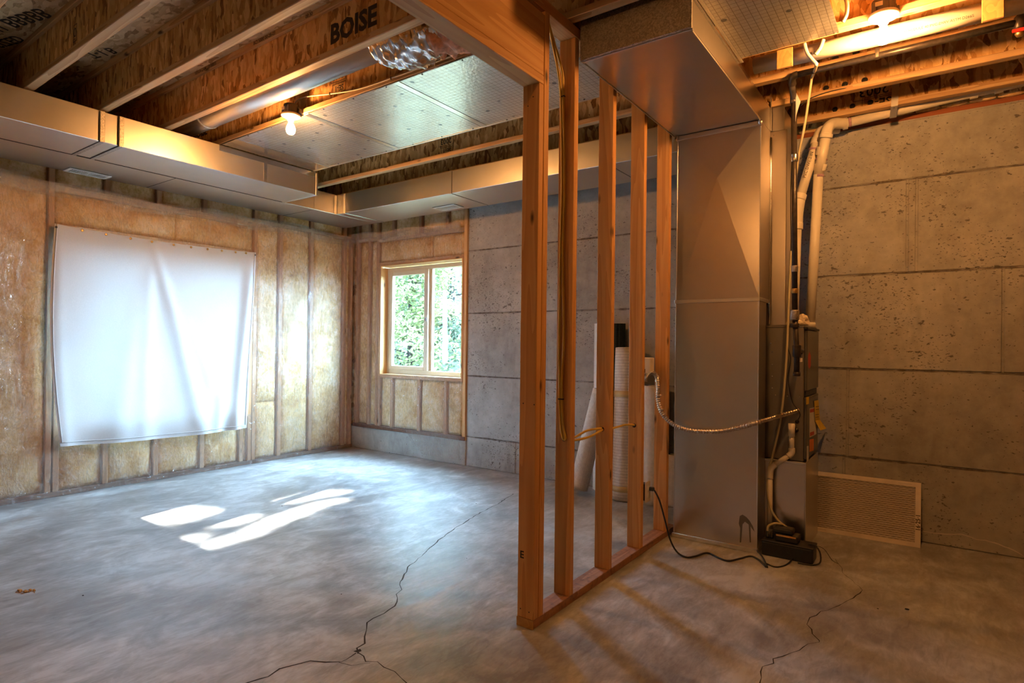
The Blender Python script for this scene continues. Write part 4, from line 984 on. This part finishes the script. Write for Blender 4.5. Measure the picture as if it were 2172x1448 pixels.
# condensate pump
cpmp = thing('condensate_pump', 'black condensate pump box on the floor in front of the furnace', 'pump', (-.70, 3.87, 0))
box('tank', -.845, -.565, 3.795, 3.925, .0, .085, 'black', cpmp, .008, 2)
box('lid', -.848, -.562, 3.792, 3.928, .083, .094, 'black', cpmp, .004)
box('motor_housing', -.775, -.650, 3.815, 3.915, .094, .135, 'black', cpmp, .006, 2); box('motor_top', -.790, -.680, 3.83, 3.91, .135, .168, 'black', cpmp, .01, 2)
box('label_strip', -.768, -.660, 3.8145, 3.8155, .125, .134, 'block', cpmp)
for x in (-.825, -.80): lathe('hose_barb', [(.011, 0), (.011, .012), (.007, .014), (.007, .04)], (x, 3.85, .094), (0, 0, 1), 'black', cpmp, 10)
tube('hose', [(-.825, 3.85, .12), (-.822, 3.86, .16), (-.79, 3.88, .178), (-.745, 3.90, .175)], .007, 'tube', cpmp, 8, 6)
pc = thing('power_cord', 'black power cord from the stud outlet across the floor to the pump', 'cord', (-1.2, 3.5, 0))
cpath = [(-1.392, 3.43, ony(1378, 1036, 3.43).z), ony(1390, 1043, 3.44), ony(1400, 1065, 3.44), ony(1411, 1105, 3.45), ony(1422, 1145, 3.46), ony(1436, 1170, 3.47)]
cpath += [onz(x, y, .0055) for x, y in ((1455, 1181), (1475, 1179), (1500, 1172), (1525, 1183), (1545, 1189), (1570, 1184), (1592, 1179), (1610, 1187), (1625, 1202))]
tube('cord', cpath, .0052, 'cordblack', pc, 8, 6)
tube('cord', [onz(1628, 1203, .004), onz(1618, 1182, .01), onz(1606, 1168, .02)], .0045, 'cordblack', pc, 8, 5)
tube('cord', [onz(1624, 1194, .004), onz(1645, 1202, .004), onz(1668, 1197, .004), onz(1683, 1180, .02), (-.70, 3.792, .045)], .0042, 'cordblack', pc, 8, 6)
tube('coil', [(-.60, 3.86, .094), (-.565, 3.85, .10), (-.535, 3.83, .07), (-.53, 3.81, .02), (-.56, 3.785, .005), (-.60, 3.77, .005), (-.64, 3.765, .005)], .0045, 'cordblack', pc, 8, 6)
tube('thin_wire', [(-.59, 3.87, .095), (-.52, 3.85, .09), (-.47, 3.80, .05), onz(1778, 1195, .002)], .0016, 'cordblack', pc, 6, 6)
box('plug', -1.412, -1.382, 3.417, 3.443, cpath[0][2]-.011, cpath[0][2]+.011, 'cordblack', pc, .004)
# outlet and switch box
oz = onx(1367, 1043, -1.4265).z
ob = thing('outlet_box', 'ivory outlet plate on the far side of the third stud', 'outlet', (-1.45, 3.41, oz))
box('box', -1.48, -1.418, 3.375, 3.432, oz-.05, oz+.05, 'black', ob, .003); box('plate', -1.418, -1.411, 3.372, 3.445, oz-.062, oz+.062, 'card', ob, .003)
for dz in (-.022, .022): box('socket', -1.412, -1.409, 3.395, 3.422, oz+dz-.013, oz+dz+.013, 'porcelain', ob, .003)
sz_ = ony(1376, 776, 3.69).z
sb = thing('switch_box', 'ivory switch box on the fourth stud above the metal conduit', 'switch', (-1.55, 3.70, sz_))
box('box', -1.60, -1.515, 3.675, 3.746, sz_-.052, sz_+.055, 'card', sb, .006, 2); box('switch_plate', -1.605, -1.60, 3.668, 3.752, sz_-.06, sz_+.062, 'card', sb, .003)
box('knockout', -1.58, -1.55, 3.6735, 3.676, sz_-.045, sz_-.02, 'black', sb)
# flexible metal conduit: real ribs
fc = thing('flex_conduit', 'ribbed metal flexible conduit swooping from the stud to the furnace', 'conduit', (-1.2, 3.7, .75))
cpts = catmull([ony(1369, 808, 3.68), ony(1373, 797, 3.68), ony(1383, 790, 3.69), ony(1392, 797, 3.70), ony(1396, 818, 3.71), ony(1396, 848, 3.715), ony(1404, 876, 3.715), ony(1424, 897, 3.72), ony(1452, 910, 3.73), ony(1490, 915, 3.74), ony(1530, 914, 3.755), ony(1570, 906, 3.762), ony(1606, 896, 3.77), ony(1635, 887, 3.84), ony(1662, 879, 3.93), ony(1693, 870, 4.02)], 26)
rr = [.0128+.0020*(1 if (i % 4) < 2 else -1) for i in range(len(cpts))]
vs, fs = tube_geo(cpts, rr, 10); mobj('ribbed_sheath', vs, fs, 'conduit', fc, True)
tube('lead_wire', [ony(1369, 806, 3.68), ony(1364, 816, 3.66), ony(1362, 832, 3.62)], .0025, 'romex', fc, 6, 5)
for x, y in ((1398, 838), (1402, 868)): lathe('clip', [(.017, -.004), (.017, .004)], ony(x, y, 3.715), (0, 0, 1), 'galv', fc, 10)

# yellow cable
yc = thing('yellow_cable', 'yellow electrical cable looped down the second stud and through the studs', 'cable', (-1.47, 2.45, .8))
for dx, (ya, yb_) in ((0, (0, 0)), (5, (0, 4))):
    tube('cable_drop', [onx(1164, 50, -1.47), onx(1172+dx*.6, 90, -1.47), onx(1184+dx*1.6, 150, -1.47)]+[ony(x+dx, y, 2.478) for x, y in ((1190, 210), (1192, 320), (1192, 420), (1189, 520), (1188+dx*.4, 620), (1186+dx, 720), (1187, 800), (1187, 860), (1190, 905), (1194, 928))]+[ony(1197, 932, 2.489)], .0064, 'romex', yc, 8, 6)
for k, (m1, e1) in enumerate((((1245, 913), (1276, 908)), ((1250, 926), (1278, 911)))):
    tube('cable_span', [(-1.47, 2.529, .79), ony(1219, 927+k*6, 2.60), ony(m1[0], m1[1], 2.75), ony(e1[0], e1[1], 2.911)], .0062, 'romex', yc, 8, 6)
tube('cable_span', [(-1.47, 2.95, ony(1277, 910, 2.93).z), ony(1303, 907, 3.03), ony(1325, 901, 3.2), ony(1345, 901, 3.334)], .0062, 'romex', yc, 8, 6)
for y, px in ((205, 1193), (846, 1190)):
    c = ony(px, y, 2.477); box('zip_tie', c.x-.014, c.x+.014, c.y-.007, c.y+.006, c.z-.003, c.z+.003, 'black', yc, .001)

# ================================================================== FILTER
fr_ = thing('furnace_filter', 'white pleated furnace filter marked 16-25-1 leaning against the concrete wall', 'filter', (-.38, 4.53, 0))
fa = Vector((-.712, 4.515, 0.001)); fbv = Vector((-.068, 4.532, 0.001)); ex = (fbv-fa).normalized(); W = (fbv-fa).length
top = Vector((0, .125, .385)); ez = top.normalized(); H = top.length; en = ex.cross(ez).normalized()   # en faces back (+Y)
def flt(name, u0, u1, v0, v1, n0, n1, mat, parent=fr_):
    P = lambda u, v, n: fa+ex*u+ez*v+en*n
    s = -1 if en.y < 0 else 1
    vs = [P(u0, v0, n0*s), P(u1, v0, n0*s), P(u1, v1, n0*s), P(u0, v1, n0*s), P(u0, v0, n1*s), P(u1, v0, n1*s), P(u1, v1, n1*s), P(u0, v1, n1*s)]
    return mobj(name, vs, [[3, 2, 1, 0], [4, 5, 6, 7], [0, 1, 5, 4], [1, 2, 6, 5], [2, 3, 7, 6], [3, 0, 4, 7]], mat, parent)
bw = .030
for a in ((0, W, 0, bw), (0, W, H-bw, H), (0, bw, bw, H-bw), (W-bw, W, bw, H-bw)): flt('frame', *a, 0, .019, 'card')
npl = 26
vs = []; fs = []; sgn = -1 if en.y < 0 else 1
for i in range(npl*2+1):
    v = bw+(H-2*bw)*i/(npl*2); n = .004 if i % 2 else .014
    for u in (bw, W-bw): vs.append(fa+ex*u+ez*v+en*n*sgn)
    if i: fs.append([2*i-2, 2*i-1, 2*i+1, 2*i])
tag(mobj('pleats', vs, fs, 'media', fr_), None, None)
vs = []; fs = []
def wire_(u0, v0, u1, v1):
    d = Vector((u1-u0, v1-v0)); d.normalize(); nn = Vector((-d.y, d.x))*.0007; b = len(vs)
    for u, v in ((u0-nn.x, v0-nn.y), (u1-nn.x, v1-nn.y), (u1+nn.x, v1+nn.y), (u0+nn.x, v0+nn.y)): vs.append(fa+ex*u+ez*v+en*.0025*sgn)
    fs.append([b, b+1, b+2, b+3])
hh = H-2*bw; slope = .62; step = .034
for sg in (1, -1):
    t = -hh/slope
    while t < W-2*bw:
        u0, u1 = t, t+hh/slope; a0 = max(u0, 0); a1 = min(u1, W-2*bw)
        if a1 > a0:
            va = (a0-u0)*slope; vb_ = (a1-u0)*slope
            if sg < 0: va, vb_ = hh-va, hh-vb_
            wire_(bw+a0, bw+va, bw+a1, bw+vb_)
        t += step
tag(mobj('wire_mesh', vs, fs, 'mesh_wire', fr_), kind='stuff')
text('print', '16·25·1', .034, fa+ex*(W-bw*.45)+ez*(H*.38)-en*.0007*sgn, ez, -ex, 'ink', fr_, .0006)
for u in (.52, .04): flt('print_line', u, u+.075, H-bw*.55 if u > .3 else bw*.45, (H-bw*.55 if u > .3 else bw*.45)+.003, -.0006, 0, 'plast' if False else 'redlabel' if False else 'media')

# ================================================================== PAD ROLLS BEHIND THE PARTITION
def roll(name, label, base, top_, r, mat, group='rolled pads by the wall', bands=(), core=True, hollow='rug_dark', lump=.02):
    base = Vector(base); top_ = Vector(top_); ax = (top_-base); L = ax.length; ax.normalize()
    o = thing(name, label, 'roll', tuple(base), group)
    rot = ax.to_track_quat('Z', 'Y')
    def part(nm, z0, z1, rad, m_, n=18, seg=36, wob=True):
        vs = []; fs = []
        for i in range(n+1):
            z = z0+(z1-z0)*i/n
            for k in range(seg):
                a = 2*math.pi*k/seg
                w_ = (1+lump*noise.noise(Vector((math.cos(a)*1.5, math.sin(a)*1.5, z*4+r*50)))) if wob else 1
                vs.append((rad*w_*math.cos(a), rad*w_*math.sin(a), z))
        for i in range(n):
            for k in range(seg):
                k2 = (k+1) % seg; fs.append([i*seg+k, i*seg+k2, (i+1)*seg+k2, (i+1)*seg+k])
        fs.append(list(range(seg))[::-1]); fs.append([n*seg+k for k in range(seg)])
        me = bpy.data.meshes.new(nm); me.from_pydata(vs, [], fs); me.materials.append(M[m_])
        for p in me.polygons: p.use_smooth = len(p.vertices) == 4
        ob_ = bpy.data.objects.new(nm, me); link(ob_, o); return ob_
    part('rolled_sheet', 0, L, r, mat)
    part('end_spiral', L-.003, L+.002, r*.80, hollow, 1, 36, False); part('end_core', L, L+.004, r*.55, mat, 1, 36, False)
    for z, h in bands: part('tape_band', z, z+h, r*1.03+.001, 'packtape', 1, 36, True)
    o.rotation_mode = 'QUATERNION'; o.rotation_quaternion = rot
    return o
# leaning white roll with lengthwise lines
lo = onz(1236, 1058); lo = Vector((lo.x-.02, lo.y+.06, .015)); tpv = ony(1262, 830, 4.52)
roll('pad_roll', 'pale ribbed pad roll leaning at an angle between the second and third studs', (-2.42, 4.36, .055), (ony(1277, 828, 4.47).x, 4.47, ony(1265, 826, 4.47).z), .078, 'rug_white')
roll('pad_roll', 'wrapped pad roll with close cross lines and brown tape bands', (ony(1322, 1066, 4.45).x, 4.46, .0), (ony(1332, 738, 4.56).x, 4.55, ony(1332, 738, 4.56).z), .098, 'rug_band', bands=((.07, .045), (.83, .05)))
roll('pad_roll', 'plain beige pad roll standing behind the fourth stud', (ony(1385, 1080, 4.48).x, 4.50, .0), (ony(1388, 815, 4.52).x, 4.53, ony(1388, 818, 4.52).z), .094, 'rug_plain')
roll('pad_roll', 'short cream pad roll between the fourth stud and the duct drop', (ony(1429, 1075, 4.52).x, 4.54, .0), (ony(1431, 962, 4.54).x, 4.56, ony(1431, 964, 4.54).z), .075, 'rug_plain')
# tall folded rug: white backing outside, dark pile inside
rz = ony(1260, 686, 4.60).z; rx0 = ony(1254, 800, 4.57).x; rx1 = ony(1321, 800, 4.57).x
rg = thing('folded_rug', 'tall rug with white backing and dark green pile standing folded against the concrete', 'rug', ((rx0+rx1)/2, 4.6, 0))
def slab(nm, xs, ys, x2, y2, z0, z1, mat):
    n = len(xs); vs = []; fs = []
    for z in (z0, (z0+z1)/2, z1):
        for i in range(n): vs.append((xs[i], ys[i], z))
        for i in range(n-1, -1, -1): vs.append((x2[i], y2[i], z))
    m2 = 2*n
    for j in range(2):
        for k in range(m2): fs.append([j*m2+k, j*m2+(k+1) % m2, (j+1)*m2+(k+1) % m2, (j+1)*m2+k])
    fs.append(list(range(m2))[::-1]); fs.append([2*m2+k for k in range(m2)])
    return mobj(nm, vs, fs, mat, rg)
M['rug_back'] = plain('rug_backing', (0.74, 0.74, 0.73), 0.8, 0, 0.06, 60)
xm = rx0+(rx1-rx0)*.62
slab('backing', [rx0, rx0+.05, xm], [4.62, 4.585, 4.58], [rx0+.006, rx0+.055, xm], [4.63, 4.597, 4.592], .0, rz, 'rug_back')
slab('pile', [xm, (xm+rx1)/2, rx1], [4.572, 4.575, 4.61], [xm, (xm+rx1)/2, rx1-.012], [4.60, 4.60, 4.64], .0, rz-.002, 'rug_dark')
for f in (.33, .66):
    pz = rz*f; 
for i in range(3):
    x = xm+.02+.03*i; box('fold_edge', x-.004, x+.004, 4.566, 4.574, .0, rz-.01, 'rug_dark', rg, .002)

# ================================================================== PLASTIC SHEETS, CLOTH
def poly_sheet(name, label, plane, u0, u1, z0f, z1f, holes, base, seedv):
    nu = int((u1-u0)/.03); nz = 84; vs = []; fs = []
    for j in range(nz+1):
        for i in range(nu+1):
            u = u0+(u1-u0)*i/nu; za, zb = z0f(u), z1f(u); z = za+(zb-za)*j/nz
            d = .012+.006*noise.noise(Vector((u*5+seedv, z*3, 1)))+.004*noise.noise(Vector((u*14+z*6, z*8-u*5, seedv)))
            if z > zb-.10:
                k = (z-(zb-.10))/.10; d += .035*k+.012*math.sin(u*11+z*20)*k
            if z < .06: d += .03*(1-z/.06)*(0.5+0.5*noise.noise(Vector((u*6, 0, 3))))
            vs.append((XA+.006+d, u, z) if plane == 'A' else (u, 4.648-d, z))
    for j in range(nz):
        for i in range(nu):
            c = [vs[j*(nu+1)+i], vs[(j+1)*(nu+1)+i+1]]
            uu = (c[0][1]+c[1][1])/2 if plane == 'A' else (c[0][0]+c[1][0])/2; zz = (c[0][2]+c[1][2])/2
            if any(h[0] < uu < h[1] and h[2] < zz < h[3] for h in holes): continue
            qq = j*(nu+1)+i; fs.append([qq, qq+1, qq+nu+2, qq+nu+1])
    sheet = tag(mobj(name, vs, fs, 'plastic', None, True, base), label, 'plastic sheet')
    for lay in range(3):          # gathered film doubled over along the top edge
        v2 = []; f2 = []; n2 = int((u1-u0)/.02)
        for i in range(n2+1):
            u = u0+(u1-u0)*i/n2; zt = z1f(u)-.015*lay+.012*noise.noise(Vector((u*4, lay, seedv)))
            h = .05+.05*noise.noise(Vector((u*2.3, lay*3, seedv)))+.02*lay
            for k in range(6):
                z = zt-max(h, .015)*k/5; d = .05+.010*lay+.012*noise.noise(Vector((u*9, z*30, lay)))
                v2.append((XA+.006+d, u, z) if plane == 'A' else (u, 4.648-d, z))
            if i:
                for k in range(5): f2.append([(i-1)*6+k, (i-1)*6+k+1, i*6+k+1, i*6+k])
        mobj('top_fold', v2, f2, 'plastic', sheet, True)
    return sheet
poly_sheet('vapor_barrier', 'clear wrinkled plastic sheet over the insulation around the hung cloth', 'A', .45, 4.625, lambda u: .006, lambda u: 2.50+.02*math.sin(u*2.1)+.012*math.sin(u*7), [(W2[0]-.03, W2[1]+.03, W2[2]-.05, W2[3]+.03)], (XA, 2.5, 0), 2.0)
def zb_low(x):
    return .292 if x < -4.75 else .292-.235*min(1, (x+4.75)/.25)
poly_sheet('vapor_barrier', 'clear wrinkled plastic sheet around the far window with a tail over the curb', 'B', -5.655, -3.96, zb_low, lambda u: 2.54-.05*((u+5.655)/1.7)+.012*math.sin(u*9), [(W1[0]-.005, W1[1]+.03, W1[2]-.01, W1[3]+.005)], (-4.8, 4.65, .3), 8.0)

XS = -5.60
tl, tr_, brt, blf = onx(118, 473, XS), onx(545, 535, XS), onx(522, 905, XS), onx(128, 947, XS)
NU, NV = 110, 110; vs = []; fs = []
pins = [0, .11, .21, .315, .42, .53, .62, .71, .79, .87, .935, 1.0]
def ridge(d, w_): return math.exp(-(d/w_)**2)
for j in range(NV+1):
    v = j/NV
    for i in range(NU+1):
        u = i/NU
        y = (tl.y*(1-u)+tr_.y*u)*(1-v)+(blf.y*(1-u)+brt.y*u)*v
        z = (tl.z*(1-u)+tr_.z*u)*(1-v)+(blf.z*(1-u)+brt.z*u)*v
        y += -.05*math.sin(math.pi*v)*(1-u)**3+.03*v*u*0
        z += -.022*math.sin(math.pi*u)*(1-v)*1.0+(.05*math.sin(math.pi*u*.9))*v*v*-.5
        near = min(abs(u-p) for p in pins)
        z += -.06*near*(1-v)**6
        d = .0
        top = .42
        # fan of folds falling from the pinned point
        for uu, wd, am, st_ in ((top+.30*v, .020+.035*v, .030, .0), (top-.02*v, .02+.03*v, .016, .05), (top+.52*v**1.2, .03+.05*v, .016, .25), (top-.16*v, .03+.04*v, .012, .1), (.97-.05*v, .03, .035, .0), (.03, .03, .012, 0), (.72+.05*v, .06, .014, .55), (.86-.05*v, .03, .02, .6)):
            k = min(1, max(0, (v-st_)/.25)) if st_ else min(1, v*4+.05)
            d += am*k*ridge(u-uu, wd)
        d += .008*noise.noise(Vector((u*5, v*4, 1.3)))*v+.020*v*v*(.5+.5*math.sin(u*17+1.0+2*v))*(1 if v > .5 else v*2)
        d += .012*math.sin(math.pi*v)
        vs.append((XS-.02+d, y, z))
for j in range(NV):
    for i in range(NU):
        qq = j*(NU+1)+i; fs.append([qq, qq+NU+1, qq+NU+2, qq+1])
ck = thing('hung_sheet', 'white fabric sheet pinned over the window on the insulated wall', 'curtain', (XS, 2.55, 0.39))
mobj('fabric', vs, fs, 'cloth', ck, True)
# hem: doubled edge strips
for nm, rng in (('hem', [(NV-2)*(NU+1)+i for i in range(NU+1)]), ('hem', [j*(NU+1)+1 for j in range(NV+1)]), ('hem', [j*(NU+1)+NU-1 for j in range(NV+1)])):
    P = [Vector(vs[k])+Vector((.003, 0, 0)) for k in rng][::3]
    tube(nm, P, .004, 'cloth', ck, 6, 0)
for p in pins:
    i = int(round(p*NU)); c = Vector(vs[1*(NU+1)+i])+Vector((.004, 0, -.002))
    if .02 < p < .98: lathe('grommet', [(.010, 0), (.011, .002), (.007, .003)], c, (1, 0, 0), 'brass', ck, 12)
    else: lathe('nail', [(.008, 0), (.008, .004)], c+Vector((0, .01 if p < .5 else -.01, -.01)), (1, 0, 0), 'galv_dark', ck, 10)

# ================================================================== SMALL THINGS
ins = onz(2190, 150, 2.9); ib = thing('joist_insulation', 'yellow fibreglass stuffed between the last joists at the right edge', 'insulation', (.55, 4.3, 2.81))
bm = bmesh.new(); bmesh.ops.create_icosphere(bm, subdivisions=4, radius=1)
ic = ony(2180, 160, 4.30)
for v in bm.verts:
    k = 1+.12*noise.noise(v.co*3)+.06*noise.noise(v.co*9)
    v.co = Vector((v.co.x*.085*k+ic.x+.045, v.co.y*.15*k+4.30, v.co.z*.10*k+2.905))
bm_finish('fibre_wad', bm, 'batt', ib, True)
for i in range(9):
    x = -.75+i*.14; h = random.uniform(.012, .02)
    bm = bmesh.new(); bmesh.ops.create_icosphere(bm, subdivisions=2, radius=1)
    for v in bm.verts: v.co = Vector((v.co.x*.07+x, v.co.y*.02+4.70, v.co.z*h*(1+.3*noise.noise(v.co*4+Vector((i, 0, 0))))+2.815))
    bm_finish('sill_insulation', bm, 'batt', wb, True)
cr = thing('wood_crumbs', 'small pile of orange wood crumbs on the concrete floor at lower left', 'debris', tuple(onz(52, 1252)))
for i in range(16):
    c = onz(38+random.uniform(0, 36), 1250+random.uniform(0, 7)); s = random.uniform(.003, .009)
    box('crumb', c.x-s, c.x+s, c.y-s*.7, c.y+s*.7, 0, s*.8, 'crumb', cr, s*.2)
db_ = [((1924, 1293), .011), ((1862, 1291), .005), ((176, 1263), .006), ((500, 1130), .004), ((724, 1260), .004), ((598, 1073), .006), ((990, 1184), .004), ((1010, 1068), .005)]
for n_, ((x, y), s) in enumerate(db_):
    c = onz(x, y)
    bm = bmesh.new(); bmesh.ops.create_icosphere(bm, subdivisions=1, radius=1)
    for v in bm.verts: v.co = Vector((v.co.x*s*(1+.4*noise.noise(v.co*2+Vector((n_, 0, 0))))+c.x, v.co.y*s*.7+c.y, max(0, v.co.z*s*.4+s*.3)))
    lab = {0: 'dark chip of debris on the right-hand floor below the crack', 1: 'tiny dark speck on the right-hand floor near the crack end', 2: 'tiny dark speck beside the wood crumbs', 3: 'tiny dark speck below the sunlit patches on the floor', 4: 'tiny dark speck halfway between the sunlit patches and the floor crack', 5: 'tiny dark speck between the two bright sunlit patches', 6: 'tiny dark speck just left of the long floor crack', 7: 'tiny dark speck near the far end of the long floor crack'}[n_]
    tag(bm_finish('debris_chip', bm, 'ink', None, False, c), lab, 'debris', 'floor specks')

# ================================================================== OUTSIDE
def in_lit(p):
    for (ax_, ay_, bx_, by_), r in LIT:
        a = Vector((ax_, ay_)); b = Vector((bx_, by_)); q = Vector((p.x, p.y)); ab = b-a
        t = max(0, min(1, (q-a).dot(ab)/ab.length_squared))
        if (q-(a+ab*t)).length < r: return True
    return False
LIT = []
for x0_, y0_, x1_, y1_, r in ((240, 1113, 385, 1090, .235), (358, 1156, 412, 1141, .10), (452, 1155, 545, 1124, .105), (545, 1119, 645, 1082, .115), (470, 1112, 525, 1099, .09), (605, 1062, 705, 1045, .12), (650, 1078, 720, 1060, .09)):
    a, b = onz(x0_, y0_), onz(x1_, y1_); LIT.append(((a.x, a.y, b.x, b.y), r))
def leaf_mesh(name, pts, size, mat, parent, elong=2.6, droop=0.0):
    vs = []; fs = []
    for p in pts:
        a = Vector((random.gauss(0, 1), random.gauss(0, 1), random.gauss(0, .7)-droop)).normalized(); b = a.orthogonal().normalized()
        b = (b*math.cos(random.uniform(0, 6.3))+a.cross(b)*math.sin(random.uniform(0, 6.3))).normalized()
        L = size*random.uniform(.6, 1.4); w_ = L/elong; n = len(vs)
        vs += [p-a*L*.5, p+b*w_*.5, p+a*L*.5, p-b*w_*.5]; fs.append([n, n+1, n+2, n+3])
    return tag(mobj(name, vs, fs, mat, parent), kind='stuff')
def tree(label, base, h, spread, trunk_r, nbr, nleaf, mat, size, z_lo, seedv, cat='tree'):
    rnd = random.Random(seedv)
    t = thing('tree', label, cat, base, 'trees outside the far window')
    b = Vector(base); lean = Vector((rnd.uniform(-.03, .03), rnd.uniform(-.03, .03), 0))
    spine = [b+Vector((0, 0, h*i/6))+lean*h*i/6 for i in range(7)]
    vs, fs = tube_geo(catmull(spine, 3), [trunk_r*(1-.8*i/18) for i in range(19)], 10); mobj('trunk', vs, fs, 'bark', t, True)
    pts = []; bv = []; bf = []
    for i in range(nbr):
        f = rnd.uniform(z_lo, .98); s = b+Vector((0, 0, h*f))+lean*h*f; a = rnd.uniform(0, 6.283); L = spread*(1.1-.75*f)*rnd.uniform(.6, 1.15)
        d = Vector((math.cos(a), math.sin(a), rnd.uniform(-.25, .25)))
        P = [s, s+d*L*.5+Vector((0, 0, .05*L)), s+d*L+Vector((0, 0, -.12*L))]
        v_, f_ = tube_geo(catmull(P, 4), [trunk_r*.20*(1-.85*k/8) for k in range(9)], 5); o = len(bv); bv += v_; bf += [[q+o for q in ff] for ff in f_]
        for k in range(max(1, nleaf//nbr)):
            u = rnd.uniform(.2, 1.08); c = s+d*L*u+Vector((0, 0, .05*L-.14*L*u*u))
            rr_ = .10+.20*(1-abs(u-.6))
            pts.append(c+Vector((rnd.gauss(0, rr_), rnd.gauss(0, rr_), rnd.gauss(0, rr_*.55)-.05)))
    mobj('branches', bv, bf, 'bark', t, True)
    leaf_mesh('foliage', pts, size, mat, t)
    return t
def out_pt(px, py, Y): return ony(px, py, Y)
g0 = -.65
c1 = ony(870, 700, 10.5); c2 = ony(955, 700, 12.0); c3 = ony(915, 700, 16.5); c4 = ony(845, 700, 15.0); c5 = ony(985, 700, 16.0)
tree('yellow-green tree filling the left pane of the far window', (c1.x, c1.y, g0), 6.5, 2.0, .08, 90, 24000, 'leaf_a', .125, .08, 11)
tree('grey-trunked tree with blue-green foliage in the right pane of the far window', (c2.x, c2.y, g0), 8.5, 2.2, .14, 80, 18000, 'leaf_b', .125, .08, 12)
tree('distant pale tree behind the other two beyond the far window', (c3.x, c3.y, g0), 9.5, 3.0, .15, 110, 22000, 'leaf_a', .18, .06, 13)
tree('background tree at the left edge of the far window', (c4.x, c4.y, g0), 8.0, 2.8, .13, 90, 12000, 'leaf_b', .2, .06, 14)
tree('background tree at the right edge of the far window', (c5.x, c5.y, g0), 8.5, 2.2, .13, 60, 6000, 'leaf_b', .2, .06, 15)
# a tall tree on the sunny side; gaps between its boughs let the light patches through
st_ = thing('tree', 'tall tree on the sunny side dappling the floor with light', 'tree', (-4.9, 12.6, g0), 'trees outside the far window')
vs, fs = tube_geo([(-6.9, 12.6, g0), (-6.85, 12.6, 5), (-6.8, 12.6, 10.5)], [.2, .14, .05], 12); mobj('trunk', vs, fs, 'bark', st_, True)
rnd = random.Random(5); pts = []
while len(pts) < 5200:
    p = Vector((rnd.uniform(-5.3, -2.9), rnd.uniform(.9, 4.0), 0))
    if in_lit(p): continue
    if rnd.random() < .10 and False: continue
    t = 12.6+rnd.uniform(-.7, .7)-p.y; pts.append(p+SUN_DIR*t)
n0 = 0
while n0 < 3600:
    p = Vector((-5.62, rnd.uniform(.9, 2.9), rnd.uniform(.1, 1.9)))
    t = 12.6+rnd.uniform(-.8, .8)-p.y; pts.append(p+SUN_DIR*t); n0 += 1
leaf_mesh('foliage', pts, .17, 'leaf_b', st_, 1.9)
bv = []; bf = []
for i in range(12):
    z = 4.2+i*.45; c = rnd.choice(pts)
    v_, f_ = tube_geo([(-6.83, 12.6, z), (-6.4, 12.6+rnd.uniform(-.4, .4), z+.2)], [.04, .015], 6); o = len(bv); bv += v_; bf += [[q+o for q in ff] for ff in f_]
mobj('branches', bv, bf, 'bark', st_, True)
